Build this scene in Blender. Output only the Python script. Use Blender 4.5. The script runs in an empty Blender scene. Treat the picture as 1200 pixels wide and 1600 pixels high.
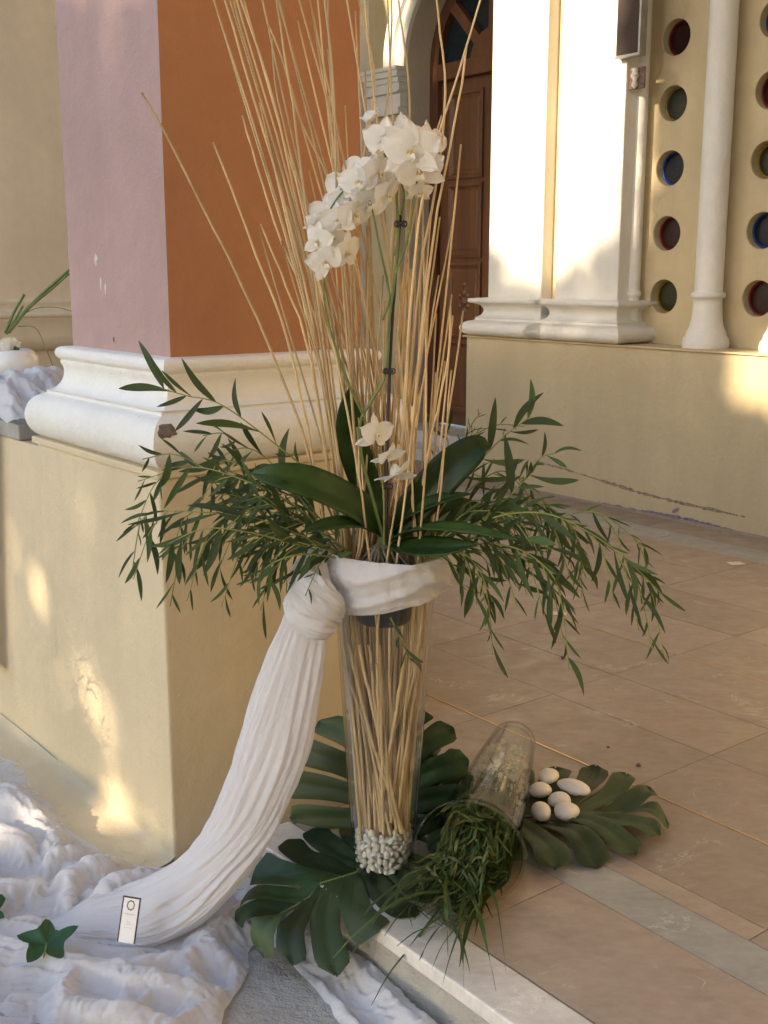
import bpy, math, random
import numpy as np
from mathutils import Vector, Matrix
random.seed(7); rng = np.random.default_rng(7)
S = bpy.context.scene
COL = S.collection

# ------------------------------------------------------------------ camera
PITCH = math.radians(11.8); FPX = 1800.0; CAMH = 1.2
cam_d = bpy.data.cameras.new('camera'); cam = bpy.data.objects.new('camera', cam_d); COL.objects.link(cam)
cam.location = (0, 0, CAMH); cam.rotation_euler = (math.radians(90) - PITCH, 0, 0)
cam_d.sensor_fit = 'VERTICAL'; cam_d.sensor_height = 24; cam_d.lens = FPX / 1600 * 24
cam_d.clip_start = .05; cam_d.clip_end = 400
S.camera = cam
# ------------------------------------------------------------------ sky, sun, exposure
SUN_EL = math.radians(21); SH = (math.sin(math.radians(60)), math.cos(math.radians(60)))   # horizontal travel of the light
wd = bpy.data.worlds.new('World'); S.world = wd; wd.use_nodes = True
nt = wd.node_tree; bg = nt.nodes['Background']
sk = nt.nodes.new('ShaderNodeTexSky'); sk.sky_type = 'NISHITA'; sk.sun_disc = False
sk.sun_elevation = SUN_EL; sk.sun_rotation = math.radians(240); sk.dust_density = 1.0; sk.ozone_density = 1.6; sk.altitude = 50
nt.links.new(sk.outputs[0], bg.inputs[0]); bg.inputs[1].default_value = .15
sd = bpy.data.lights.new('sun', 'SUN'); sun = bpy.data.objects.new('sun', sd); COL.objects.link(sun)
sd.energy = 4.2; sd.angle = math.radians(.53); sd.color = (1, .80, .55)
DSUN = Vector((SH[0] * math.cos(SUN_EL), SH[1] * math.cos(SUN_EL), -math.sin(SUN_EL)))
sun.rotation_euler = DSUN.to_track_quat('-Z', 'Y').to_euler(); sun.location = (-6, -3, 6)
S.view_settings.view_transform = 'Standard'; S.view_settings.look = 'None'
S.view_settings.exposure = 1.52; S.view_settings.gamma = 1; S.view_settings.use_curve_mapping = False
S.render.engine = 'CYCLES'
S.cycles.max_bounces = 14; S.cycles.transparent_max_bounces = 24; S.cycles.diffuse_bounces = 5
S.cycles.glossy_bounces = 5; S.cycles.transmission_bounces = 8
S.cycles.caustics_reflective = False; S.cycles.caustics_refractive = False
S.cycles.sample_clamp_indirect = 6; S.cycles.use_denoising = True

# ------------------------------------------------------------------ coordinates
P0 = (-.48, 2.42); AX = (.616, -.788); BX = (.788, .616)     # building axes: a runs along the facade, b into the porch
def W(a, b, z): return (P0[0] + a * AX[0] + b * BX[0], P0[1] + a * AX[1] + b * BX[1], z)
def ray(px, py):
    x = (px - 600) / FPX; y = -(py - 800) / FPX
    return (x, math.cos(PITCH) + y * math.sin(PITCH), -math.sin(PITCH) + y * math.cos(PITCH))
def atZ(px, py, z=0.0):
    r = ray(px, py); k = (z - CAMH) / r[2]; return Vector((r[0] * k, r[1] * k, z))
def atY(px, py, Y):
    r = ray(px, py); k = Y / r[1]; return Vector((r[0] * k, Y, CAMH + r[2] * k))
def onB(px, py, b):
    r = ray(px, py); n = r[0] * BX[0] + r[1] * BX[1]; k = (b + P0[0] * BX[0] + P0[1] * BX[1]) / n
    return Vector((r[0] * k, r[1] * k, CAMH + r[2] * k))
def toab(p): return ((p[0]-P0[0])*AX[0]+(p[1]-P0[1])*AX[1], (p[0]-P0[0])*BX[0]+(p[1]-P0[1])*BX[1])

# ------------------------------------------------------------------ object helpers
def tag(o, label=None, cat=None, group=None, kind=None):
    if label: o['label'] = label
    if cat: o['category'] = cat
    if group: o['group'] = group
    if kind: o['kind'] = kind
    return o
def empty(name, loc, label=None, cat=None, group=None, kind=None):
    o = bpy.data.objects.new(name, None); o.location = loc; o.empty_display_size = .05; COL.objects.link(o)
    return tag(o, label, cat, group, kind)
def root_loc(p):
    v = Vector((0, 0, 0))
    while p is not None: v += p.location; p = p.parent
    return v
class MB:
    def __init__(s): s.v = []; s.f = []; s.m = []; s.sm = []
    def add(s, vs, fs, mi=0, smooth=False):
        o = len(s.v); s.v += [tuple(v) for v in vs]; s.f += [tuple(i + o for i in f) for f in fs]
        s.m += [mi] * len(fs); s.sm += [smooth] * len(fs)
    def box(s, a0, a1, b0, b1, z0, z1, mi=0, cv=None):
        cv = cv or W
        vs = [cv(a, b, z) for z in (z0, z1) for a, b in ((a0, b0), (a1, b0), (a1, b1), (a0, b1))]
        s.add(vs, [(0, 3, 2, 1), (4, 5, 6, 7), (0, 1, 5, 4), (1, 2, 6, 5), (2, 3, 7, 6), (3, 0, 4, 7)], mi)
    def grid(s, P, closed_u=False, closed_v=False, mi=0, smooth=True):
        P = np.asarray(P, float); nu, nv = P.shape[:2]; vs = P.reshape(-1, 3).tolist(); fs = []
        for i in range(nu if closed_u else nu - 1):
            for j in range(nv if closed_v else nv - 1):
                i2 = (i + 1) % nu; j2 = (j + 1) % nv
                fs.append((i * nv + j, i2 * nv + j, i2 * nv + j2, i * nv + j2))
        s.add(vs, fs, mi, smooth)
    def lathe(s, prof, c, n=40, mi=0, axis=None, smooth=True):
        c = Vector(c)
        if axis is None: q = Matrix.Identity(3)
        else: q = Vector(axis).normalized().to_track_quat('Z', 'Y').to_matrix()
        rows = []
        for r, z in prof:
            rows.append([tuple(c + q @ Vector((r * math.cos(2 * math.pi * k / n), r * math.sin(2 * math.pi * k / n), z))) for k in range(n)])
        s.grid(rows, False, True, mi, smooth)
    def tube(s, pts, rad, n=6, mi=0, caps=True):
        pts = [Vector(p) for p in pts]; rad = rad if hasattr(rad, '__len__') else [rad] * len(pts)
        rows = []; up = Vector((.13, .2, 1)).normalized()
        for i, p in enumerate(pts):
            t = (pts[min(i + 1, len(pts) - 1)] - pts[max(i - 1, 0)]).normalized()
            u = t.cross(up)
            if u.length < .1: u = t.cross(Vector((1, 0, 0)))
            u.normalize(); w = t.cross(u)
            rows.append([tuple(p + (u * math.cos(2 * math.pi * k / n) + w * math.sin(2 * math.pi * k / n)) * rad[i]) for k in range(n)])
        o = len(s.v); s.grid(rows, False, True, mi, True)
        if caps:
            s.f += [tuple(o + k for k in range(n))[::-1], tuple(o + (len(pts) - 1) * n + k for k in range(n))]; s.m += [mi] * 2; s.sm += [False] * 2
    def build(s, name, mats, parent=None, loc=None, bevel=0, kind=None, label=None, cat=None, group=None):
        base = root_loc(parent) if parent else Vector(loc or (0, 0, 0))
        me = bpy.data.meshes.new(name)
        V = np.asarray(s.v, float) - np.array(base)
        me.from_pydata(V.tolist(), [], s.f)
        for m in (mats if isinstance(mats, (list, tuple)) else [mats]): me.materials.append(m)
        me.polygons.foreach_set('material_index', s.m); me.polygons.foreach_set('use_smooth', s.sm); me.update()
        o = bpy.data.objects.new(name, me); COL.objects.link(o)
        if parent: o.parent = parent
        else: o.location = base
        if bevel:
            b = o.modifiers.new('bevel', 'BEVEL'); b.width = bevel; b.segments = 2; b.limit_method = 'ANGLE'
        return tag(o, label, cat, group, kind)
def catmull(pts, n):
    pts = [Vector(p) for p in pts]; Q = [pts[0] * 2 - pts[1]] + pts + [pts[-1] * 2 - pts[-2]]; out = []
    for k in range(n):
        t = k / (n - 1) * (len(pts) - 1); i = min(int(t), len(pts) - 2); u = t - i
        a, b, c, d = Q[i:i + 4]
        out.append(.5 * ((2 * b) + (c - a) * u + (2 * a - 5 * b + 4 * c - d) * u * u + (3 * b - a - 3 * c + d) * u ** 3))
    return out
def snoise(x, y, seed, octs=4, f0=1.0, ridge=False, lac=1.9, gain=.55):
    r = np.random.default_rng(seed); out = np.zeros_like(x); amp = 1; tot = 0
    for o in range(octs):
        v = np.zeros_like(x); f = f0 * lac ** o
        for k in range(5):
            a = r.uniform(0, 6.283); b = r.uniform(0, 6.283, 3); ff = f * r.uniform(.7, 1.35)
            v += np.sin((x * np.cos(a) + y * np.sin(a)) * ff + b[0] + 1.3 * np.sin((x * np.sin(a + .7) + y * np.cos(a + .3)) * ff * .7 + b[1]))
        v /= 2.3
        if ridge: v = 1.15 - 2 * np.minimum(np.sqrt(v * v + .035), 1.2)
        out += amp * v; tot += amp; amp *= gain
    return out / tot

# ------------------------------------------------------------------ materials
MATS = {}
def new_mat(name):
    m = bpy.data.materials.new(name); m.use_nodes = True; MATS[name] = m
    return m, m.node_tree, m.node_tree.nodes['Principled BSDF']
def nd(t, typ, **kw):
    n = t.nodes.new(typ)
    for k, v in kw.items(): setattr(n, k, v)
    return n
def noise(t, scale, detail=4, rough=.55, coord='Object', stretch=None, dist=0):
    tc = nd(t, 'ShaderNodeTexCoord'); n = nd(t, 'ShaderNodeTexNoise')
    n.inputs['Scale'].default_value = scale; n.inputs['Detail'].default_value = detail; n.inputs['Roughness'].default_value = rough
    n.inputs['Distortion'].default_value = dist
    if stretch:
        mp = nd(t, 'ShaderNodeMapping'); mp.inputs['Scale'].default_value = stretch[0]; mp.inputs['Rotation'].default_value = (0, 0, stretch[1])
        t.links.new(tc.outputs[coord], mp.inputs[0]); t.links.new(mp.outputs[0], n.inputs[0])
    else: t.links.new(tc.outputs[coord], n.inputs[0])
    return n.outputs['Fac']
def ramp(t, fac, stops):
    r = nd(t, 'ShaderNodeValToRGB'); e = r.color_ramp.elements
    while len(e) < len(stops): e.new(.5)
    for i, (p, c) in enumerate(stops):
        e[i].position = p; e[i].color = (c, c, c, 1) if not hasattr(c, '__len__') else (*c, 1)
    t.links.new(fac, r.inputs[0]); return r.outputs[0]
def mix(t, fac, a, b, mode='MIX'):
    m = nd(t, 'ShaderNodeMix', data_type='RGBA', blend_type=mode)
    for i, v in ((0, fac), (6, a), (7, b)):
        if hasattr(v, 'is_output'): t.links.new(v, m.inputs[i])
        elif i == 0: m.inputs[0].default_value = v
        else: m.inputs[i].default_value = (*v, 1)
    return m.outputs[2]
def bump(t, b, hs, dist=.002, strength=1.0):
    prev = None
    for h, d in hs:
        n = nd(t, 'ShaderNodeBump'); n.inputs['Distance'].default_value = d; n.inputs['Strength'].default_value = strength
        t.links.new(h, n.inputs['Height'])
        if prev: t.links.new(prev, n.inputs['Normal'])
        prev = n.outputs[0]
    t.links.new(prev, b.inputs['Normal'])
def sc(c, k): return tuple(min(1, x * k) for x in c)
def plaster(name, c, rough=.75, grain=.0012, mott=.10, coat=0, stain=None):
    m, t, b = new_mat(name)
    n1 = noise(t, 1.7, 5, .6); n2 = noise(t, 14, 4, .6); n3 = noise(t, 160, 3, .6); n4 = noise(t, 45, 4, .6)
    col = mix(t, ramp(t, n1, [(.3, 0), (.7, 1)]), sc(c, 1 - mott), sc(c, 1 + mott * .6))
    col = mix(t, ramp(t, n2, [(.35, 0), (.75, .35)]), col, sc(c, 1 - mott * 1.6))
    col = mix(t, ramp(t, noise(t, 6, 5, .65, stretch=((1, 1, .22), 0)), [(.42, 0), (.8, .55)]), col, sc(c, 1 - mott * 2.0))
    spots = ramp(t, noise(t, 23, 2, .5), [(.76, 0), (.79, .5)])
    col = mix(t, spots, col, sc(c, .62))
    if stain: col = mix(t, ramp(t, noise(t, 6, 6, .7), [(.6, 0), (.75, .6)]), col, stain)
    t.links.new(col, b.inputs['Base Color']); b.inputs['Roughness'].default_value = rough
    bump(t, b, [(n3, grain), (n4, grain * 1.6), (n2, grain * 3)])
    return m
def simple(name, c, rough=.5, metal=0, scale=20, var=.15, bmp=0, bscale=60, spec=.5):
    m, t, b = new_mat(name)
    n = noise(t, scale, 4); col = mix(t, ramp(t, n, [(.3, 0), (.7, 1)]), sc(c, 1 - var), sc(c, 1 + var))
    t.links.new(col, b.inputs['Base Color']); b.inputs['Roughness'].default_value = rough; b.inputs['Metallic'].default_value = metal
    b.inputs['Specular IOR Level'].default_value = spec
    if bmp: bump(t, b, [(noise(t, bscale, 4), bmp)])
    return m
M_pink = plaster('pink paint', (.43, .28, .25), mott=.14); M_orange = plaster('orange paint with warm light', (.41, .18, .085), mott=.14)  # orange side colour holds warm bounce light as well as paint
M_yellow = plaster('cream yellow plaster', (.66, .55, .36), mott=.13); M_church = plaster('ochre plaster', (.60, .495, .30), mott=.13)
M_beige = plaster('beige far plaster', (.80, .70, .53)); M_white = plaster('white painted moulding', (.80, .78, .72), rough=.6, grain=.0018, mott=.10)
M_rev = plaster('grey beige reveal', (.55, .48, .38)); M_ceil = plaster('ceiling plaster', (.72, .64, .48))
M_chip = simple('exposed mortar', (.14, .11, .09), .95, scale=60, var=.4, bmp=.004)
M_chipw = simple('scraped paint', (.62, .55, .50), .9, scale=90, var=.2)
M_conc = plaster('rough concrete', (.50, .48, .43), rough=.95, grain=.004, mott=.25)
M_purple = simple('purple paint remains', (.24, .19, .24), .9, scale=60, var=.4)
M_dirt = simple('scuffed plaster edge', (.30, .23, .15), .95, scale=90, var=.5, bmp=.003)

def marble(name, c, vein, c2=None, rough=.32, warm=None):
    m, t, b = new_mat(name)
    oi = nd(t, 'ShaderNodeObjectInfo')
    n1 = noise(t, 5, 8, .65, stretch=((1, 2.4, 1), .9)); n2 = noise(t, 26, 6, .7, stretch=((1, 2.0, 1), .9)); n3 = noise(t, 2.2, 6, .6, dist=1.2)
    c2 = c2 or sc(c, .72)
    col = mix(t, ramp(t, n1, [(.32, 0), (.68, 1)]), c2, c)
    if warm: col = mix(t, ramp(t, noise(t, 9, 5, .6), [(.48, 0), (.72, .7)]), col, warm)
    col = mix(t, ramp(t, n2, [(.40, 0), (.62, .35)]), col, sc(c, 1.28))
    # thin pale veins: where a noise passes through its middle value
    mt = nd(t, 'ShaderNodeMath', operation='SUBTRACT'); t.links.new(n3, mt.inputs[0]); mt.inputs[1].default_value = .5
    ab = nd(t, 'ShaderNodeMath', operation='ABSOLUTE'); t.links.new(mt.outputs[0], ab.inputs[0])
    msk = nd(t, 'ShaderNodeMath', operation='MULTIPLY')
    t.links.new(ramp(t, ab.outputs[0], [(0, 1), (.009, 0)]), msk.inputs[0]); t.links.new(ramp(t, noise(t, 7, 3), [(.52, 0), (.62, 1)]), msk.inputs[1])
    col = mix(t, msk.outputs[0], col, vein)
    hs = nd(t, 'ShaderNodeHueSaturation'); mr = nd(t, 'ShaderNodeMapRange'); t.links.new(oi.outputs['Random'], mr.inputs[0])
    mr.inputs[3].default_value = .88; mr.inputs[4].default_value = 1.1
    t.links.new(mr.outputs[0], hs.inputs['Value']); t.links.new(col, hs.inputs['Color']); t.links.new(hs.outputs[0], b.inputs['Base Color'])
    b.inputs['Roughness'].default_value = rough
    rr = ramp(t, noise(t, 12, 5), [(.3, rough - .06), (.7, rough + .2)]); t.links.new(rr, b.inputs['Roughness'])
    bump(t, b, [(n2, .0006), (noise(t, 120, 2), .0002)])
    return m
M_brown = marble('brown pink marble', (.345, .275, .215), (.47, .42, .35), (.28, .22, .17), warm=(.36, .26, .20), rough=.4)
M_grey = marble('grey marble', (.36, .345, .31), (.55, .53, .5), (.27, .26, .24))
M_nose = marble('white marble', (.66, .62, .56), (.8, .77, .72), (.52, .49, .44), rough=.3)
M_riser = plaster('grey stone riser', (.42, .40, .35), rough=.9, grain=.003, mott=.22)
M_joint = simple('dark joint', (.12, .09, .06), .9); M_brass = simple('brass inlay strip', (.70, .47, .20), .35, .8)

def wood(name, c, rough=.42):
    m, t, b = new_mat(name)
    n = noise(t, 9, 7, .65, stretch=((1, 1, .08), 0)); n2 = noise(t, 60, 4, .6, stretch=((1, 1, .05), 0))
    col = mix(t, ramp(t, n, [(.3, 0), (.7, 1)]), sc(c, .55), sc(c, 1.2)); col = mix(t, ramp(t, n2, [(.4, 0), (.8, .5)]), col, sc(c, .5))
    t.links.new(col, b.inputs['Base Color']); b.inputs['Roughness'].default_value = rough; bump(t, b, [(n2, .0008)]); return m
M_door = wood('brown varnished wood', (.20, .085, .035)); M_doord = wood('dark brown wood', (.13, .05, .025))
M_metal = simple('brushed handle metal', (.5, .5, .5), .3, .9)
M_boxb = simple('dark brown cloth panel', (.05, .03, .024), .7, scale=200, var=.3); M_boxe = simple('grey metal edge', (.35, .34, .33), .4, .6)
M_brk = simple('rusty bracket', (.16, .10, .075), .7, scale=50, var=.5)
def pane(name, c, rough=.4):
    m, t, b = new_mat(name)
    n = noise(t, 25, 3); col = mix(t, n, sc(c, .6), sc(c, 1.4)); t.links.new(col, b.inputs['Base Color'])
    b.inputs['Roughness'].default_value = rough; b.inputs['Specular IOR Level'].default_value = .22; return m
PANES = dict(red=((.03, .012, .01), (.14, .015, .01)), green=((.035, .04, .03), (.17, .14, .04)), blue=((.012, .014, .02), (.01, .05, .22)), yellow=((.03, .03, .012), (.25, .18, .03)))
M_pane = {k: pane(k + ' stained glass', v[0]) for k, v in PANES.items()}; M_rim = {k: pane(k + ' glass rim', v[1], .3) for k, v in PANES.items()}
M_transom = pane('dark door glass', (.02, .028, .035), .08)

def cloth_mat(name, c, fine=900, tr=.35, alpha=0.0):
    m, t, b = new_mat(name); out = t.nodes['Material Output']
    n = noise(t, fine, 2, .5); n2 = noise(t, 120, 5, .6); n3 = noise(t, 40, 5, .65, dist=.6)
    b.inputs['Base Color'].default_value = (*c, 1); b.inputs['Roughness'].default_value = .85; b.inputs['Sheen Weight'].default_value = .15
    bump(t, b, [(n, .0003), (n2, .0018), (n3, .004)])
    tl = nd(t, 'ShaderNodeBsdfTranslucent'); tl.inputs[0].default_value = (*c, 1)
    mx = nd(t, 'ShaderNodeMixShader'); mx.inputs[0].default_value = tr
    t.links.new(b.outputs[0], mx.inputs[1]); t.links.new(tl.outputs[0], mx.inputs[2]); last = mx.outputs[0]
    if alpha:
        tp = nd(t, 'ShaderNodeBsdfTransparent'); m2 = nd(t, 'ShaderNodeMixShader'); m2.inputs[0].default_value = alpha
        t.links.new(last, m2.inputs[1]); t.links.new(tp.outputs[0], m2.inputs[2]); last = m2.outputs[0]
    t.links.new(last, out.inputs[0]); return m
M_cloth = cloth_mat('white gauze', (.84, .83, .84)); M_sheer = cloth_mat('sheer white gauze', (.84, .83, .85), alpha=.12)

def leaf_mat(name, c, back, rough=.35, tr=.25, vein=.3):
    m, t, b = new_mat(name); out = t.nodes['Material Output']
    oi = nd(t, 'ShaderNodeObjectInfo'); geo = nd(t, 'ShaderNodeNewGeometry')
    n = noise(t, 30, 4); col = mix(t, ramp(t, n, [(.3, 0), (.7, 1)]), sc(c, .72), sc(c, 1.25))
    col = mix(t, geo.outputs['Backfacing'], col, back)
    hs = nd(t, 'ShaderNodeHueSaturation'); mr = nd(t, 'ShaderNodeMapRange'); t.links.new(oi.outputs['Random'], mr.inputs[0])
    mr.inputs[3].default_value = .65; mr.inputs[4].default_value = 1.7
    t.links.new(mr.outputs[0], hs.inputs['Value']); t.links.new(col, hs.inputs['Color'])
    t.links.new(hs.outputs[0], b.inputs['Base Color']); b.inputs['Roughness'].default_value = rough; b.inputs['Specular IOR Level'].default_value = .3
    bump(t, b, [(noise(t, 90, 3, stretch=((1, 6, 1), 0)), .0006)])
    tl = nd(t, 'ShaderNodeBsdfTranslucent'); t.links.new(mix(t, .5, sc(c, 1.5), (.10, .16, .02)), tl.inputs[0])
    mx = nd(t, 'ShaderNodeMixShader'); mx.inputs[0].default_value = tr
    t.links.new(b.outputs[0], mx.inputs[1]); t.links.new(tl.outputs[0], mx.inputs[2]); t.links.new(mx.outputs[0], out.inputs[0]); return m
M_leaf = leaf_mat('willowy leaf green', (.032, .062, .016), (.045, .07, .022), .5, .16); M_orleaf = leaf_mat('orchid leaf green', (.022, .048, .010), (.045, .07, .02), .38, .10)
M_mon = leaf_mat('deep green monstera', (.014, .036, .012), (.03, .05, .02), .48, .06); M_mon2 = leaf_mat('olive green monstera', (.036, .056, .022), (.05, .065, .025), .5, .08)
M_mono = leaf_mat('tree foliage', (.05, .08, .03), (.06, .09, .04), .5, .2)
M_blade = leaf_mat('grassy blade green', (.035, .060, .014), (.05, .075, .02), .45, .2); M_blade2 = leaf_mat('yellowed blade', (.12, .14, .025), (.11, .11, .03), .5, .25)
M_ivy = leaf_mat('ivy green', (.02, .06, .025), (.04, .08, .03), .4, .1)
M_stem = simple('green stem', (.13, .18, .05), .5, scale=30, var=.25); M_stemy = simple('yellow green stem', (.22, .24, .06), .5, scale=30, var=.25)
M_black = simple('dark support rod', (.03, .025, .03), .5); M_root = simple('pale orchid roots', (.32, .28, .20), .8, scale=60, var=.4); M_bark = simple('bark mix', (.08, .045, .025), .95, scale=60, var=.5, bmp=.004)
M_trunk = simple('tree bark', (.16, .12, .09), .95, scale=20, var=.4, bmp=.01)
def reed_mat():
    m, t, b = new_mat('dry reed'); oi = nd(t, 'ShaderNodeObjectInfo'); c = (.70, .51, .27)
    n = noise(t, 40, 4, .6, stretch=((1, 1, .15), 0)); col = mix(t, ramp(t, n, [(.3, 0), (.75, 1)]), sc(c, .72), sc(c, 1.15))
    nodes = ramp(t, noise(t, 22, 2), [(.66, 0), (.70, .5)]); col = mix(t, nodes, col, sc(c, .45))
    hs = nd(t, 'ShaderNodeHueSaturation'); mr = nd(t, 'ShaderNodeMapRange'); t.links.new(oi.outputs['Random'], mr.inputs[0])
    mr.inputs[3].default_value = .68; mr.inputs[4].default_value = 1.15
    t.links.new(mr.outputs[0], hs.inputs['Value']); t.links.new(col, hs.inputs['Color']); t.links.new(hs.outputs[0], b.inputs['Base Color'])
    b.inputs['Roughness'].default_value = .5; bump(t, b, [(n, .0006)]); return m
M_reed = reed_mat()
def petal_mat(name, c, tr=.3):
    m, t, b = new_mat(name); out = t.nodes['Material Output']
    n = noise(t, 60, 4, stretch=((1, 1, 1), 0)); col = mix(t, ramp(t, n, [(.3, 0), (.7, 1)]), sc(c, .93), c)
    t.links.new(col, b.inputs['Base Color']); b.inputs['Roughness'].default_value = .5; b.inputs['Subsurface Weight'].default_value = 0
    tl = nd(t, 'ShaderNodeBsdfTranslucent'); tl.inputs[0].default_value = (*c, 1)
    mx = nd(t, 'ShaderNodeMixShader'); mx.inputs[0].default_value = tr
    bump(t, b, [(n, .0008)])
    t.links.new(b.outputs[0], mx.inputs[1]); t.links.new(tl.outputs[0], mx.inputs[2]); t.links.new(mx.outputs[0], out.inputs[0]); return m
M_petal = petal_mat('white orchid petal', (.90, .87, .80)); M_lip = petal_mat('yellow orchid throat', (.80, .50, .06), .2); M_pale = petal_mat('cream lip', (.88, .84, .68), .25)
def glass_mat(name, tint=(.975, .985, .98), edge=(.30, .40, .39), refl=1.25):
    m, t, b = new_mat(name); t.nodes.remove(b); out = t.nodes['Material Output']
    lw = nd(t, 'ShaderNodeLayerWeight'); lw.inputs[0].default_value = .12
    tp = nd(t, 'ShaderNodeBsdfTransparent'); gl = nd(t, 'ShaderNodeBsdfGlossy'); gl.inputs['Roughness'].default_value = .03
    lw2 = nd(t, 'ShaderNodeLayerWeight'); lw2.inputs[0].default_value = .3
    t.links.new(mix(t, ramp(t, lw2.outputs['Facing'], [(.62, 0), (.97, 1)]), tint, edge), tp.inputs[0])
    fr = nd(t, 'ShaderNodeLayerWeight'); fr.inputs[0].default_value = .5
    pw_ = nd(t, 'ShaderNodeMath', operation='POWER'); t.links.new(fr.outputs['Facing'], pw_.inputs[0]); pw_.inputs[1].default_value = 3.4
    ad = nd(t, 'ShaderNodeMath', operation='MULTIPLY_ADD'); t.links.new(pw_.outputs[0], ad.inputs[0]); ad.inputs[1].default_value = .9; ad.inputs[2].default_value = .04
    mt = nd(t, 'ShaderNodeMath', operation='MULTIPLY'); t.links.new(ad.outputs[0], mt.inputs[0]); mt.inputs[1].default_value = refl
    mx = nd(t, 'ShaderNodeMixShader'); t.links.new(mt.outputs[0], mx.inputs[0]); t.links.new(tp.outputs[0], mx.inputs[1]); t.links.new(gl.outputs[0], mx.inputs[2])
    t.links.new(mx.outputs[0], out.inputs[0]); return m
M_glass = glass_mat('clear glass'); M_glass2 = glass_mat('clear bright glass', (.985, .99, .985), (.42, .5, .48), .6); M_potglass = glass_mat('cloudy plastic', (.30, .36, .30), (.2, .25, .22), .6)
M_peb = simple('white pebble', (.86, .84, .78), .6, scale=15, var=.06, bmp=.001, bscale=90)
M_stone = simple('smooth white stone', (.80, .74, .64), .45, scale=14, var=.05, bmp=.0006, bscale=120)
M_card = simple('white card', (.88, .88, .88), .35, var=.01); M_cardf = simple('dark card border', (.04, .02, .025), .4); M_ink = simple('grey print', (.42, .42, .42), .6, var=.02); M_inkd = simple('brown grey emblem print', (.20, .16, .14), .6, var=.3)
M_tape = simple('cream tape', (.70, .62, .46), .6); M_ceram = simple('white glazed bowl', (.82, .79, .74), .2, var=.02)
M_ground = plaster('sandy ground', (.38, .36, .32), rough=.95, grain=.004, mott=.2)

# ================================================================== SETTING
GZ = -.14
g = MB(); n = 60
xs = np.concatenate([np.linspace(-120, -6, 14), np.linspace(-5, 5, 60), np.linspace(6, 120, 14)])
P = np.zeros((len(xs), len(xs), 3)); P[..., 0], P[..., 1] = np.meshgrid(xs, xs, indexing='ij'); P[..., 2] = GZ
g.grid(P, smooth=False); g.build('ground', M_ground, kind='structure')
# concrete apron in front of the step
m = MB(); m.box(-6, 4, -2.2, .074, GZ + .004, GZ + .012); m.box(.001, .201, .0741, .9, GZ + .004, GZ + .012); m.build('concrete_apron', M_conc, kind='structure')
# porch floor
fl = empty('porch_floor', W(.5, .5, 0), kind='structure')
m = MB(); m.box(-5.0, 8.0, .69, 4.2, GZ + .005, -.004); m.box(.205, 8.0, .19, .6899, GZ + .005, -.004); m.build('floor_bed', M_joint, fl)
rows = [(.187, .472, 'brown', .55, .2), (.472, .588, 'grey', 1.35, .1), (.588, .645, 'brown', .55, .0), (.645, .93, 'brown', .55, .0), (.93, 1.223, 'brown', .55, .0),
        (1.223, 1.485, 'brown', .55, .0), (1.485, 1.79, 'brown', .55, .0), (1.79, 2.10, 'brown', .55, .0), (2.10, 2.41, 'brown', .55, .0),
        (2.41, 2.72, 'brown', .55, .0), (2.72, 3.03, 'brown', .55, .0), (3.03, 3.22, 'grey', 1.3, .2), (3.22, 3.428, 'brown', .8, .3), (3.428, 4.15, 'brown', .8, .1)]
for (b0, b1, kd, L, off) in rows:
    a = -5.0 if b0 > .6 else .20
    k0 = math.floor((a - .012 - off) / L)
    for k in range(k0, 20):
        a0 = max(a, .012 + off + k * L); a1 = .012 + off + (k + 1) * L
        if a1 <= a + .02 or a0 > 3.2: continue
        q = MB(); dz = random.uniform(-.0005, .0005); gp = .0011
        q.box(a0 + gp, a1 - gp, b0 + gp, b1 - gp, -.02, dz)
        q.build('floor_slab', M_grey if kd == 'grey' else M_brown, fl)
for bb in (.93, 1.79):    # thin brass lines set in the joints
    q = MB(); q.box(-3.5, 3.2, bb - .0016, bb + .0016, -.01, .0013); q.build('brass_strip', M_brass, fl)
# step: white marble nosing over a grey riser
st = empty('front_step', W(.5, .1, 0), kind='structure')
for a0, a1 in ((.20, 1.36), (1.363, 2.4), (2.403, 3.2)):
    q = MB(); q.box(a0, a1, .079, .1855, -.032, .0); q.build('nosing_slab', M_nose, st, bevel=.004)
q = MB(); q.box(.202, 3.2, .093, .2, GZ, -.033); q.build('step_riser', M_riser, st)

# ---- painted pier with moulded base
def moulding(mb, a0, a1, b0, b1, prof, sides='fblr', mi=0, cv=W):
    """prof: list of (outward offset, z). square ring with mitred corners"""
    for s_ in sides:
        rows_ = []
        for o, z in prof:
            A0, A1, B0, B1 = a0 - o, a1 + o, b0 - o, b1 + o
            e = {'f': ((A0, B0), (A1, B0)), 'r': ((A1, B0), (A1, B1)), 'b': ((A1, B1), (A0, B1)), 'l': ((A0, B1), (A0, B0))}[s_]
            rows_.append([cv(e[0][0] + (e[1][0] - e[0][0]) * k / 12, e[0][1] + (e[1][1] - e[0][1]) * k / 12, z) for k in range(13)])
        mb.grid(rows_, smooth=True)
    o, z = prof[-1]; mb.add([cv(a0 - o, b0 - o, z), cv(a1 + o, b0 - o, z), cv(a1 + o, b1 + o, z), cv(a0 - o, b1 + o, z)], [(0, 1, 2, 3)])
def arcp(c0, c1, r0, r1, t0, t1, n):
    return [(c0 + r0 * math.cos(math.radians(t0 + (t1 - t0) * k / n)), c1 + r1 * math.sin(math.radians(t0 + (t1 - t0) * k / n))) for k in range(n + 1)]
pier = empty('painted_pier', W(-.34, .34, GZ), 'square pier painted pink and warm-lit orange on a moulded white base and yellow pedestal', 'pier')
m = MB(); m.box(-.68, 0, 0, .68, GZ - .05, .765); m.build('pedestal', M_yellow, pier, bevel=.006)
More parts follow.
